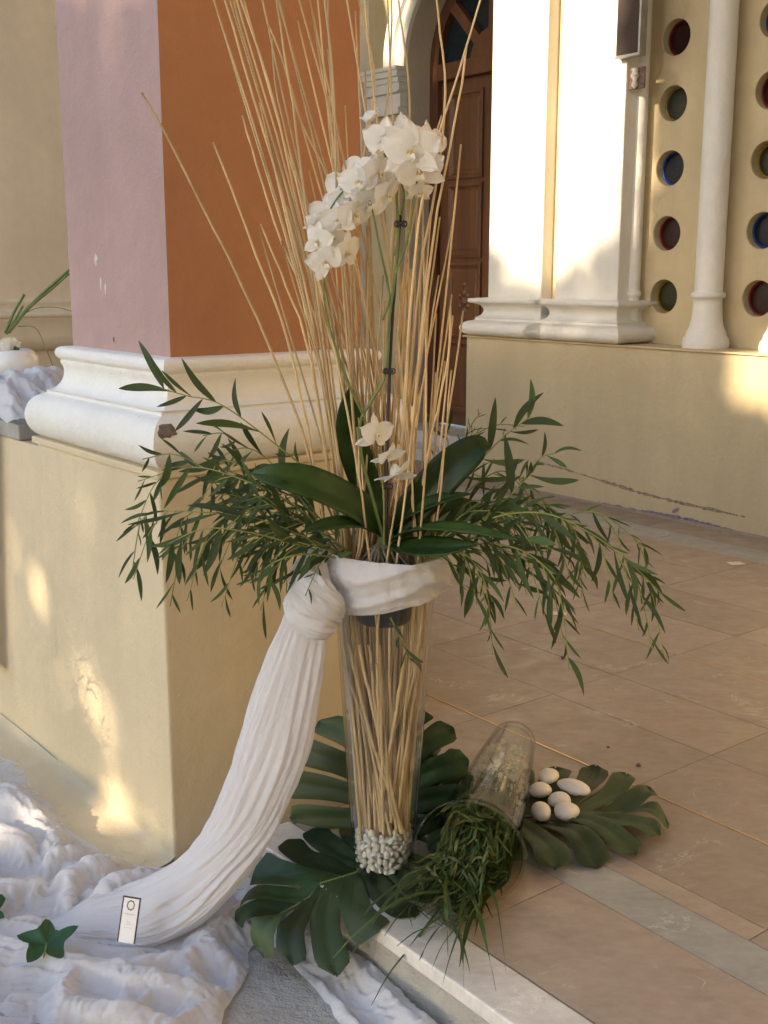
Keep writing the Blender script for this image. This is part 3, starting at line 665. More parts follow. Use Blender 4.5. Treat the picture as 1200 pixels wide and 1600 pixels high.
# ---- reeds
def reed(pts, r0=.0042, r1=.0022, label=None, short=False):
    c = catmull(pts, 22); n_ = len(c)
    jit = [Vector((random.gauss(0, .0006), random.gauss(0, .0006), 0)) for _ in c]
    c = [p + j for p, j in zip(c, jit)]
    m = MB(); m.tube(c, [(r0 + (r1 - r0) * (k / (n_ - 1)) ** .8) * .9 for k in range(n_)], 6)
    m.build('reed_stick', M_reed, loc=pts[0], label=label or 'long dry straw coloured reed in the upright bundle of the tall vase', cat='reed', group='dry reeds in the tall vase')
G_lab = {4: 'second of the reeds that run out of the top, just right of the leftmost', 5: 'third reed from the left at the top edge of the picture', 6: 'reed running out of the top near the middle of the orange face',
         8: 'nearly straight reed rising over the right part of the orange face', 9: 'straight reed just left of the edge between orange face and church', 13: 'reed passing right behind the large top orchid flower',
         15: 'wavy rear reed bowing right then left beside the pier edge', 16: 'rear reed crossing the white capital by the door', 17: 'rear reed rising in front of the arch moulding', 2: 'short pale reed with its cut tip in front of the orange face, above the moulding', 3: 'leftmost of the reeds that run out of the top of the picture', 7: 'reed whose tip stops halfway up the orange face, left of the flowers',
         11: 'reed crossing the door just left of the rightmost one, its tip near the fanlight', 12: 'reed running up along the left jamb of the brown door', 19: 'thin rear reed slanting far left across the taller ones', 18: 'reed bowed leftwards behind the flowers, tip against the orange face', 
         0: 'outermost reed leaning far left across the orange face of the pier', 1: 'second reed from the left, bending over the orange pier face',
         10: 'reed leaning furthest right, crossing the brown door to its arched top', 14: 'short straight reed ending alone in front of the door handle'}
spec = [
 ([(485, 720), (440, 590), (380, 450), (310, 310), (262, 215), (222, 145)], 2.10, 2.02),
 ([(497, 760), (470, 620), (440, 500), (400, 400), (360, 290), (332, 222)], 2.10, 2.06),
 ([(510, 720), (480, 540), (440, 430), (408, 350)], 2.12, 2.10),
 ([(520, 720), (488, 500), (440, 300), (395, 150), (352, 0), (340, -60)], 2.14, 2.05),
 ([(525, 720), (492, 480), (452, 310), (410, 160), (364, 0), (350, -70)], 2.16, 2.10),
 ([(530, 720), (500, 500), (462, 310), (420, 130), (376, 0), (362, -80)], 2.20, 2.2),
 ([(535, 760), (498, 480), (470, 260), (450, 120), (432, 0), (424, -90)], 2.12, 2.1),
 ([(525, 720), (500, 520), (440, 380), (405, 270), (378, 180)], 2.2, 2.2),
 ([(560, 760), (540, 500), (526, 300), (521, 130), (508, 0), (505, -80)], 2.13, 2.12),
 ([(566, 760), (545, 500), (530, 300), (516, 100), (512, -40)], 2.18, 2.15),
 ([(622, 800), (640, 500), (662, 300), (695, 180), (727, 80), (755, -15)], 2.10, 2.08),
 ([(632, 800), (655, 560), (676, 380), (703, 230), (722, 130), (729, 70)], 2.12, 2.1),
 ([(626, 800), (648, 500), (680, 300), (695, 180), (693, 90), (683, 10), (682, -60)], 2.16, 2.1),
 ([(615, 800), (618, 600), (632, 420), (655, 300), (672, 240), (690, 180)], 2.2, 2.18),
 ([(655, 800), (668, 710), (688, 625), (702, 545), (704, 478)], 2.12, 2.06),
 ([(575, 760), (550, 500), (560, 300), (585, 130), (560, 0)], 2.2, 2.2),
 ([(590, 760), (572, 500), (580, 300), (605, 160), (612, 30), (609, -40)], 2.22, 2.2),
 ([(600, 760), (610, 500), (622, 300), (640, 190), (634, 90), (622, 0)], 2.22, 2.2),
 ([(545, 740), (520, 480), (480, 330), (450, 220), (430, 130), (425, 60)], 2.22, 2.25),
 ([(560, 740), (555, 480), (520, 300), (470, 190), (440, 90), (420, 40)], 2.24, 2.28)]
def bottom(k):
    th = random.uniform(0, 6.283); rr = random.uniform(.004, .044) ; return Vector((VX + rr * math.cos(th), VY + rr * math.sin(th), random.uniform(.075, .10)))
def around_pot(px_, dy):    # where a stick passes at z~.56 inside the glass
    x = max(-.083, min(.083, px_)); y = random.uniform(.055, .085) * (1 if dy else -1)
    if abs(x) > .06: y = random.uniform(-.03, .05)
    s_ = math.sqrt(x * x + y * y)
    if s_ > .086: x, y = x * .086 / s_, y * .086 / s_
    return Vector((VX + x, VY + y, .56))
for i, (pp, Y0, Y1) in enumerate(spec):
    n_ = len(pp); pts = [atY(x, y, Y0 + (Y1 - Y0) * k / (n_ - 1)) for k, (x, y) in enumerate(pp)]
    b_ = bottom(i); w_ = around_pot((pts[0].x - VX) * .7, True)
    reed([b_, (b_ + w_) / 2 + Vector((0, 0, 0)), w_] + pts[1:] if pts[0].z < .8 else [b_, w_] + pts, .0036, .0019, G_lab.get(i))
for i in range(84):
    xt = random.gauss(-.02, .06); left = random.random() < .55
    b_ = bottom(i); w_ = around_pot(random.uniform(-.083, .083), random.random() < .94)
    left = random.random() < .62; top = random.uniform(1.25, 1.98) if left and random.random() < .6 else random.uniform(.9, 1.42); lean = random.gauss(-.13, .09) if left else random.gauss(.03, .04)
    lean = max(lean, -.17 if top > 1.5 else -.22)
    if lean > .06: top = min(top, 1.3)
    x1 = w_.x + lean * .25 + (-.015 if left else .01); 
    mid = Vector((w_.x * .9 + (-.035 if left else .03) + lean * .12, w_.y + random.gauss(.0, .02), .56 + (top - .56) * .42))
    end = Vector((w_.x + (-.05 if left else .035) + lean * (top - .56) * .95, w_.y + random.gauss(0, .07), top))
    sd2 = 'left' if end.x < VX - .12 else ('right' if end.x > VX + .04 else 'middle'); hg = 'rising out of the picture' if top > 1.6 else ('ending level with the flowers' if top > 1.2 else 'ending below the flowers')
    b_ = Vector((VX + max(-.046, min(.046, (w_.x - VX) * .6 + random.gauss(0, .012))), VY + random.uniform(-.03, .03), b_.z))
    reed([b_, (b_ * .5 + w_ * .5), w_, mid, end], .0040, .0018, '%s dry reed %s, %s of the bundle' % ('front' if w_.y < VY else 'rear', hg, sd2 + (' side' if sd2 != 'middle' else '')))
for i in range(22):  # shorter sticks seen only low in the glass, some crossing
    b_ = bottom(i); th = random.uniform(0, 6.28); z1 = random.uniform(.42, .52); rr = vr(z1) - .014
    e_ = Vector((VX + rr * math.cos(th), VY + rr * math.sin(th), z1))
    if i < 4: b_ = Vector((VX + .045 - .01 * i, VY - .035, .09 + .012 * i)); e_ = Vector((VX - .068 + .02 * i, VY - .045, .50))
    d_ = Vector(((b_.x - VX), (b_.y - VY), 0)) 
    reed([b_, (b_ + e_) / 2 + Vector((random.gauss(0, .003), random.gauss(0, .003), 0)), e_], .0042, .0036, 'short dry reed standing inside the lower part of the tall vase')

# ---- orchid pot
m = MB(); m.lathe([(.001, .538), (.050, .538), (.053, .545), (.060, .64), (.062, .645), (.058, .64), (.051, .548), (.001, .546)], (VX, VY - .012, 0), 40)
m.build('orchid_pot', M_potglass, loc=(VX, VY - .012, .538), label='cloudy clear plastic pot hanging inside the rim of the tall vase', cat='pot')
m = MB(); m.lathe([(.001, .5485), (.049, .5485), (.056, .636), (.03, .650), (.001, .654)], (VX, VY - .012, 0), 24)
for v_i, v in enumerate(m.v): m.v[v_i] = (v[0] + random.uniform(-.001, .001), v[1], v[2] + (random.uniform(-.004, .004) if v[2] > .63 else 0))
m.build('bark_mix', M_bark, loc=(VX, VY, .55), label='dark bark potting mix filling the plastic orchid pot', cat='soil')

# ================================================================== LEAFY BRANCHES
def leaf_variant(i, L=1.0, wd=.14):
    wd *= .86; r_ = random.Random(i); n_ = 9; bend = r_.uniform(-.18, .25); tw = r_.uniform(-.5, .5); side = r_.uniform(-.10, .10); rows_ = []
    for k in range(n_):
        t = k / (n_ - 1); w = wd * .5 * (math.sin(math.pi * t ** .85) ** .8) * (1.0 if t < .99 else .05) + .004
        if i % 3 == 1: w = wd * .5 * math.sin(math.pi * t ** 1.5) ** .8 + .005
        x = side * math.sin(math.pi * t); z = -bend * t * t; c, s_ = math.cos(tw * t), math.sin(tw * t)
        rows_.append([(x - w * c, t * L, z - w * s_ + .15 * w), (x, t * L, z - .12 * w), (x + w * c, t * L, z + w * s_ + .15 * w)])
    return rows_
def leaf_mesh(i, mat, wd=.14):
    m = MB(); m.grid(leaf_variant(i, 1, wd)); o = m.build('leaf', mat); me = o.data; bpy.data.objects.remove(o); return me
LV = [leaf_mesh(i, M_leaf, random.uniform(.11, .18)) for i in range(10)]
def frame(dirv, nrm):
    y = dirv.normalized(); x = y.cross(nrm)
    if x.length < .05: x = y.cross(Vector((1, .3, 0)))
    x.normalize(); z = x.cross(y); return Matrix((x, y, z)).transposed()
def add_leaf(parent, mesh, p, dirv, nrm, L, ws=1.0, name='leaf'):
    o = bpy.data.objects.new(name, mesh); COL.objects.link(o); o.parent = parent
    R_ = frame(dirv, nrm).to_4x4(); o.matrix_local = Matrix.Translation(p - root_loc(parent)) @ R_ @ Matrix.Diagonal((L * ws, L, L * ws, 1)); return o
def branch(pts, label, nleaf=16, L=(.06, .09), droop=.5, ws=1.0, start=.25, seed=1, big=0, rad=.0022, side_amp=.8, group=None, twigs=0):
    r_ = random.Random(seed); P3 = [p if isinstance(p, Vector) else atY(*p) for p in pts]; c = catmull(P3, 30)
    root = empty('leafy_branch', P3[0], label, 'branch', group or 'leafy green branches in the tall vase')
    m = MB(); m.tube(c, [rad * (1 - .6 * k / 29) for k in range(30)], 6); m.build('stem', M_stemy, root)
    def put(cc, n_, st, scale=1.0):
        nn = len(cc)
        for k in range(n_):
            t = st + (1 - st) * (k + r_.uniform(-.3, .3)) / max(1, n_ - 1); t = max(st * .8, min(.995, t)); i = min(int(t * (nn - 1)), nn - 2)
            p = cc[i]; tg = (cc[i + 1] - cc[i]).normalized(); sgn = 1 if k % 2 else -1
            side = tg.cross(Vector((r_.uniform(-.6, .6), -1, r_.uniform(-.5, .5)))).normalized() * sgn
            d = tg * r_.uniform(.55, 1.0) + side * side_amp * r_.uniform(.4, 1.1) + Vector((0, r_.uniform(-.4, .4), -droop * r_.uniform(.2, 1.3)))
            LL = r_.uniform(L[0] * .8, L[1] * 1.35) * scale * (1.0 - .2 * t) * (.6 if r_.random() < .2 else 1)
            add_leaf(root, r_.choice(LV), p, d, Vector((r_.uniform(-.5, .5), -1, r_.uniform(.0, 1.0))), LL, ws * r_.uniform(.75, 1.25))
    put(c, max(5, int(nleaf * .85)), start)
    for q in range(twigs):
        t = start + (1 - start) * (q + .5) / twigs * .92; i = int(t * 29); p = c[i]; tg = (c[min(i + 1, 29)] - c[i - 1]).normalized()
        sgn = 1 if q % 2 else -1; d = tg * .8 + Vector((0, r_.uniform(-.5, .5), (.35 if sgn > 0 and droop < .5 else -.55) - droop * .5)); d.normalize(); Lt = r_.uniform(.07, .13)
        tw = catmull([p, p + d * Lt * .5 + Vector((0, 0, .008)), p + d * Lt + Vector((0, 0, -.03 * (droop + .3)))], 10)
        m = MB(); m.tube(tw, [rad * .5] * 10, 4); m.build('twig', M_stemy, root); put(tw, 5, .2, .8)
    return root
Y_ = 2.1
for k_, (pts_, lb_) in enumerate((([(550, 866, 2.12), (500, 830, 2.08), (440, 800, 2.06), (400, 775, 2.06)], 'short bushy branch just left of the rim, under the big orchid leaf'),
        ([(545, 870, 2.10), (500, 856, 2.05), (450, 845, 2.03), (415, 852, 2.03)], 'short bushy branch resting on the left of the white band'),
        ([(550, 866, 2.18), (500, 810, 2.2), (455, 775, 2.22), (425, 765, 2.22)], 'dense short branch behind the left orchid leaves'),
        ([(548, 868, 2.14), (480, 845, 2.12), (420, 812, 2.12), (360, 790, 2.12)], 'bushy left branch running level between the long ones'),
        ([(645, 866, 2.12), (690, 835, 2.08), (745, 818, 2.06), (790, 812, 2.05)], 'short bushy branch just right of the rim'),
        ([(648, 868, 2.16), (700, 822, 2.18), (750, 790, 2.2), (800, 770, 2.2)], 'dense short branch behind the right orchid leaves'),
        ([(650, 870, 2.10), (710, 858, 2.06), (760, 850, 2.04), (810, 868, 2.04)], 'short branch fanning out over the right of the white band'),
        ([(655, 864, 2.14), (730, 822, 2.12), (800, 800, 2.1), (870, 806, 2.1)], 'bushy right branch running level over the far floor'))):
    branch(pts_, lb_, 17, (.05, .08), .35, .9, .1, 60 + k_, twigs=5)
branch([(540, 855, 2.15), (490, 750, 2.12), (425, 690, 2.10), (345, 632, 2.11), (290, 618, 2.13), (250, 606, 2.15)], 'leafy branch rising highest to the left, over the white moulding', 17, (.08, .115), -.05, 1.05, .22, 11)
branch([(540, 862, 2.15), (460, 790, 2.10), (380, 750, 2.08), (300, 730, 2.1), (215, 752, 2.13)], 'leafy branch arching left just under the moulding to the pedestal corner', 18, (.07, .10), .35, 1.0, .2, 12, twigs=5)
branch([(540, 868, 2.12), (460, 832, 2.06), (390, 808, 2.04), (310, 800, 2.05), (240, 800, 2.07), (213, 822, 2.08)], 'yellow stemmed branch reaching furthest left with hanging leaves', 20, (.06, .095), .9, .95, .2, 13, twigs=6)
branch([(530, 868, 2.12), (460, 850, 2.03), (390, 832, 2.0), (320, 826, 1.99), (262, 850, 2.0)], 'low drooping branch left of the knot with leaves hanging down', 18, (.06, .09), 1.2, .95, .2, 14, twigs=4)
branch([(530, 862, 2.2), (470, 800, 2.25), (410, 760, 2.28), (355, 735, 2.28)], 'leafy branch tucked behind the left orchid leaf against the pier', 15, (.06, .09), .3, 1.0, .15, 15, twigs=3)
branch([(530, 872, 2.08), (475, 866, 2.0), (430, 878, 1.97), (395, 905, 1.97)], 'short branch hanging down over the white knot', 12, (.05, .08), .9, .9, .2, 16)
branch([(535, 862, 2.18), (470, 780, 2.2), (420, 720, 2.22), (380, 700, 2.22), (330, 722, 2.2)], 'leafy branch between the moulding and the big left orchid leaf', 14, (.06, .09), .25, 1.0, .15, 17, twigs=2)
branch([(650, 860, 2.15), (700, 780, 2.18), (750, 720, 2.2), (790, 680, 2.2), (830, 650, 2.2)], 'branch rising to the right with broad blue green leaves', 13, (.06, .085), .25, 1.1, .35, 21)
branch([(650, 866, 2.12), (720, 830, 2.1), (780, 790, 2.06), (815, 755, 2.05), (832, 738, 2.05)], 'stout right branch ending in one broad upturned leaf', 11, (.06, .09), .3, 1.2, .3, 22, twigs=2)
branch([(660, 862, 2.12), (760, 812, 2.05), (850, 802, 2.0), (930, 838, 1.97), (990, 885, 1.95), (1035, 930, 1.95)], 'longest branch, arching far right over the floor to a drooping tip', 26, (.06, .085), .9, .85, .25, 23, twigs=7)
branch([(660, 862, 2.14), (780, 830, 2.1), (860, 812, 2.06), (930, 800, 2.04), (985, 836, 2.03), (1010, 858, 2.03)], 'thin right branch curling above the others at its end', 15, (.04, .06), .6, .7, .3, 24, twigs=3)
branch([(665, 870, 2.1), (740, 850, 2.04), (810, 858, 2.0), (860, 895, 1.98), (885, 950, 1.98)], 'right branch bending down in front of the brown floor', 18, (.06, .09), .9, .85, .25, 25, twigs=4)
branch([(668, 872, 2.1), (715, 862, 2.04), (745, 885, 2.02), (770, 940, 2.02)], 'short right branch dropping beside the white band', 12, (.06, .09), .9, .9, .25, 26, twigs=3)
branch([(655, 860, 2.2), (690, 760, 2.3), (725, 700, 2.32), (742, 668, 2.32)], 'curly thin tendril sprig in front of the ochre wall corner', 10, (.03, .05), .1, .6, .3, 27, twigs=3)
branch([(662, 862, 2.16), (760, 792, 2.2), (840, 786, 2.2), (890, 820, 2.2), (915, 890, 2.2)], 'fine leaved right branch behind the longest one', 18, (.05, .08), .9, .7, .25, 28, twigs=6)
branch([(655, 860, 2.18), (700, 800, 2.25), (760, 745, 2.28), (800, 740, 2.28), (850, 785, 2.28)], 'right branch arching over the dark orchid leaves', 14, (.05, .08), .7, .8, .2, 29, twigs=3)
branch([(650, 862, 2.2), (680, 770, 2.26), (700, 700, 2.3), (690, 665, 2.3)], 'small upright sprig in front of the foot of the door', 9, (.05, .07), .0, .8, .2, 30)
branch([(610, 965, VY - .066), (622, 990, VY - .070), (632, 1012, VY - .068), (640, 1030, VY - .062)], 'tiny leafy sprig trapped behind the glass under the white band', 4, (.035, .05), .6, 1.2, .2, 31)

# young willowy shoots growing just left of the picture, their shadow falls on the pedestal
for k, (a0, b0, a1, b1, z1) in enumerate(((-.74, -.52, -.60, -.46, .50), (-.70, -.55, -.50, -.50, .40), (-.66, -.50, -.40, -.52, .30), (-.72, -.48, -.52, -.44, .44))):
    p0, p1 = Vector(W(a0, b0, GZ)), Vector(W(a1, b1, z1))
    branch([p0, p0 * .6 + p1 * .4 + Vector((0, 0, .06)), p1], ['tallest', 'second', 'lowest', 'rear'][k] + ' willowy shoot growing beside the pedestal, beyond the left edge of the picture', 16, (.05, .08), .3, .9, .35, 40 + k, group='willowy shoots left of the pedestal', twigs=4)
# ================================================================== ORCHID
orc = empty('orchid_plant', (VX, VY - .01, .65), 'white flowering orchid with arching sprays, clipped to a dark rod', 'orchid')
def strap_leaf(pts, wmax, nrm, name='orchid_leaf', blunt=.8):
    wmax *= .84
    P3 = [atY(*p) if len(p) == 3 else Vector(p) for p in pts]; c = catmull(P3, 22); rows_ = []
    for k, p in enumerate(c):
        t = k / 21; tg = (c[min(k + 1, 21)] - c[max(k - 1, 0)]).normalized(); s_ = tg.cross(Vector(nrm)).normalized(); n2 = s_.cross(tg).normalized()
        w = wmax * .5 * (min(1, (t * 3.2 + .35)) * (max(0.0, 1 - t ** 5)) ** blunt) * (.75 + .35 * math.sin(math.pi * min(1, t * 1.1)))
        row = []
        for j in range(9):
            v = (j - 4) / 4; row.append(tuple(p + s_ * w * v + n2 * (abs(v) * w * .28 - .0012 * (1 if j == 4 else 0)) * (1 if True else 0)))
        rows_.append(row)
    m = MB(); m.grid(rows_); bot = [[tuple(Vector(q) - Vector((0, 0, 0)) ) for q in r] for r in rows_]
    o = m.build(name, M_orleaf, orc); sm = o.modifiers.new('thick', 'SOLIDIFY'); sm.thickness = .0022; return o
strap_leaf([(600, 835, 2.14), (560, 795, 2.10), (490, 760, 2.05), (430, 745, 2.03), (392, 740, 2.04)], .078, (0, -.75, .65))
strap_leaf([(598, 840, 2.13), (560, 822, 2.08), (515, 822, 2.02), (470, 832, 1.99)], .048, (0, -.5, .85))
strap_leaf([(600, 835, 2.17), (572, 760, 2.18), (550, 690, 2.16), (545, 640, 2.14), (548, 603, 2.13)], .066, (.1, -1, .1))
strap_leaf([(612, 835, 2.15), (650, 790, 2.14), (700, 735, 2.13), (745, 700, 2.14), (765, 700, 2.15)], .080, (.3, -.8, .5))
strap_leaf([(612, 845, 2.13), (660, 828, 2.06), (730, 830, 1.99), (815, 846, 1.95)], .05, (0, -.22, .97))
strap_leaf([(612, 840, 2.16), (660, 822, 2.18), (710, 800, 2.2), (765, 795, 2.22)], .085, (0, -.7, .7))
strap_leaf([(612, 838, 2.16), (640, 805, 2.13), (690, 782, 2.11), (735, 772, 2.12)], .045, (0, -.4, .9))
strap_leaf([(612, 852, 2.12), (650, 858, 2.06), (700, 858, 2.01), (745, 852, 1.98)], .06, (0, -.6, .8))
m = MB(); m.lathe([(.001, -.02), (.02, -.01), (.022, .02), (.012, .05), (.001, .06)], (VX + .005, VY - .012, .665), 12); m.build('crown_base', M_stem, orc)
for k in range(30):
    r_ = random.Random(k); a = r_.uniform(0, 6.28); R0 = r_.uniform(.02, .052)
    p0 = Vector((VX + .005, VY - .012, .68 + r_.uniform(-.01, .01))); e = Vector((VX + R0 * math.cos(a), VY - .012 + R0 * math.sin(a), .655 + r_.uniform(-.005, .012)))
    m = MB(); m.tube(catmull([p0, (p0 + e) / 2 + Vector((r_.uniform(-.01, .01), 0, r_.uniform(.005, .02))), e, e + Vector((r_.uniform(-.02, .02), -.01, -.015))], 9), .0022, 5); m.build('aerial_root', M_root, orc)
def stemc(pts, r0, r1, mat=M_stem, name='flower_stem'):
    c = catmull([atY(*p) for p in pts], 34); m = MB(); m.tube(c, [r0 + (r1 - r0) * k / 33 + (.0006 if k % 9 == 0 else 0) for k in range(34)], 8); return m.build(name, mat, orc)
stemc([(604, 860, 2.12), (604, 760, 2.12), (605, 680, 2.12), (609, 580, 2.12), (615, 470, 2.12), (626, 336, 2.12)], .0032, .003, M_black, 'support_rod')
stemc([(603, 856, 2.12), (580, 770, 2.10), (565, 715, 2.10), (563, 660, 2.10), (578, 630, 2.105), (602, 585, 2.112), (608, 500, 2.112), (617, 430, 2.112), (622, 360, 2.112), (620, 310, 2.11), (618, 270, 2.12)], .0034, .0022)
stemc([(598, 500, 2.11), (608, 470, 2.11), (606, 445, 2.11), (592, 380, 2.10), (582, 330, 2.09), (570, 300, 2.09), (548, 290, 2.09), (520, 320, 2.09), (500, 365, 2.08)], .0022, .0014)
stemc([(617, 430, 2.11), (638, 370, 2.10), (648, 300, 2.09), (655, 270, 2.10)], .0022, .0015)
stemc([(617, 400, 2.12), (627, 340, 2.12), (630, 295, 2.11), (600, 240, 2.12)], .0022, .0015)
stemc([(568, 650, 2.10), (545, 600, 2.08), (522, 535, 2.07), (508, 480, 2.06), (505, 430, 2.06)], .0024, .0016)
stemc([(600, 850, 2.11), (600, 800, 2.09), (598, 760, 2.08), (590, 700, 2.07)], .0020, .0014, M_stemy)
for (x, y) in ((626, 350), (608, 580), (604, 760)):
    m = MB(); c_ = atY(x, y, 2.108)
    for dx in (-.006, .006): m.lathe([(.004, -.004), (.0062, -.003), (.0062, .003), (.004, .004)], c_ + Vector((dx, 0, 0)), 12, axis=(0, -1, .1))
    m.box(-.008, .008, -.003, .003, -.003, .003, cv=lambda a, b, z, c_=c_: tuple(c_ + Vector((a, b, z)))); m.build('plant_clip', M_black, orc)
# petal meshes: local frame: flower looks along +Z, petal points along +Y
def petal_rows(L, Wd, pinch, cup, ruff, tipr, seed):
    r_ = random.Random(seed); rows_ = []
    for k in range(9):
        t = k / 8; w = Wd * .5 * (math.sin(math.pi * min(1, t ** pinch * .985 + .012)) ** tipr) + .0012
        row = []
        for j in range(7):
            v = (j - 3) / 3
            y = t * L - abs(v) ** 2 * L * .06 * t; z = -cup * t * t * L + .12 * w * (v * v) * (1 if cup >= 0 else 1) + ruff * math.sin(v * 4 + t * 6 + seed) * L * .04 * t
            row.append((v * w, y, z))
        rows_.append(row)
    return rows_
def mk(name, rows_, mat):
    m = MB(); m.grid(rows_); o = m.build(name, mat); me = o.data; bpy.data.objects.remove(o); return me
SEP = [mk('sepal', petal_rows(1.0, .54, .85, c_, 1.0, .55, s_), M_petal) for c_, s_ in ((.12, 1), (.3, 2), (-.05, 3))]
PET = [mk('petal', petal_rows(.98, 1.0, .66, c_, 1.2, .5, s_), M_petal) for c_, s_ in ((.1, 4), (.28, 5), (-.1, 6))]
def lip_mesh():
    m = MB()
    m.grid([[(x * (.05 + .09 * math.sin(t * 3.0)) , .0 - t * .30, .10 + .10 * math.sin(t * 2.6) + abs(x) * .04) for x in (-1, -.5, 0, .5, 1)] for t in np.linspace(0, 1, 8)], mi=1)
    for s_ in (-1, 1):
        m.grid([[(s_ * (.05 + .08 * math.sin(u * 1.7)), .02 + v * .09 * math.sin(.5 + u * 2.4) - .05 * u, .06 + .15 * u) for v in (-1, -.4, .4, 1)] for u in np.linspace(0, 1, 6)], mi=1)
    m.lathe([(.001, .20), (.03, .19), (.045, .13), (.035, .04), (.03, 0)], (0, .07, 0), 10, mi=1)
    m.lathe([(.001, .155), (.045, .145), (.07, .10), (.06, .04), (.04, .0)], (0, -.015, .01), 12, mi=0)
    for s_ in (-1, 1): m.lathe([(.001, .05), (.03, .035), (.035, .0)], (s_ * .075, -.01, .10), 8, mi=0)
    o = m.build('lip', [M_lip, M_pale]); me = o.data; bpy.data.objects.remove(o); return me
LIP = lip_mesh()
def flower(px, py, Y, R, fdir, roll=0, openness=1.0, seed=0, skip=()):
    r_ = random.Random(seed); Rm = R / FPX * (Y * math.cos(PITCH) + .1)
    c = atY(px, py, Y); f = bpy.data.objects.new('flower', None); f.empty_display_size = .02; COL.objects.link(f); f.parent = orc
    fz = Vector(fdir).normalized(); up = Vector((math.sin(math.radians(roll)), 0, math.cos(math.radians(roll)))); fx = up.cross(fz).normalized(); fy = fz.cross(fx)
    M_ = Matrix((fx, fy, fz)).transposed().to_4x4(); f.matrix_local = Matrix.Translation(c - root_loc(orc)) @ M_
    for i, (ang, kind, tilt) in enumerate(((0, 's', -4), (122, 's', -8), (-122, 's', -8), (68, 'p', 5), (-68, 'p', 5))):
        if i in skip: continue
        me = r_.choice(SEP if kind == 's' else PET); o = bpy.data.objects.new('sepal' if kind == 's' else 'petal', me); COL.objects.link(o); o.parent = f
        tl = math.radians(tilt + (1 - openness) * 60 + r_.uniform(-16, 14))
        o.matrix_local = Matrix.Rotation(math.radians(-ang + r_.uniform(-6, 6)), 4, 'Z') @ Matrix.Rotation(tl, 4, 'X') @ Matrix.Diagonal((Rm, Rm, Rm, 1))
        if kind == 'p': o.location.z += .001
    o = bpy.data.objects.new('lip', LIP); COL.objects.link(o); o.parent = f; o.matrix_local = Matrix.Diagonal((Rm, Rm, Rm, 1))
FL = [(600, 222, 2.07, 38, (-.5, -1, -.1), 10), (642, 238, 2.05, 48, (-.05, -1, -.05), 0), (655, 268, 2.06, 42, (.15, -1, -.55), -10), (655, 300, 2.09, 22, (.3, -.8, -.7), 0),
      (582, 190, 2.13, 22, (-.4, -.2, .8), 0), (674, 222, 2.12, 34, (.6, -.5, .2), 12), (630, 205, 2.13, 34, (.1, -.6, .6), 0), (592, 272, 2.09, 40, (.85, -.6, -.2), -15),
      (605, 305, 2.08, 34, (.9, -.5, -.6), -20), (560, 268, 2.12, 36, (-.6, -.7, .3), 10), (536, 300, 2.12, 38, (-.7, -.6, .25), 20), (553, 336, 2.08, 38, (.7, -.7, -.35), -10),
      (522, 322, 2.11, 32, (-.8, -.5, .1), 0), (492, 352, 2.10, 20, (-.7, -.5, .5), 0), (497, 377, 2.06, 32, (-.7, -.75, -.3), 15), (510, 409, 2.05, 34, (-.25, -.85, -.35), -25),
      (541, 396, 2.07, 36, (.8, -.6, -.3), -15), (566, 300, 2.12, 34, (.3, -.8, -.2), 0), (610, 250, 2.13, 38, (.1, -1, 0), 20), (628, 275, 2.12, 34, (.1, -.9, -.3), 20),
      (545, 322, 2.10, 34, (.2, -1, .1), 10), (528, 345, 2.08, 32, (-.35, -.9, -.1), -12), (506, 335, 2.11, 28, (-.6, -.7, .3), 8), (575, 318, 2.09, 34, (.5, -.8, -.3), 14), (520, 372, 2.09, 28, (.3, -.9, -.2), 30), (560, 285, 2.08, 34, (-.15, -1, .0), -6),
       (588, 680, 2.05, 34, (.75, -.7, -.1), 0), (606, 712, 2.04, 28, (.55, -.5, -.5), -10), (618, 742, 2.04, 34, (.35, -.35, -.85), 0)]
for i, (x, y, Y, R, d, ro) in enumerate(FL): flower(x, y, Y, R * 1.02, d, ro, 1.0 if i not in (4, 13) else .35, 100 + i)

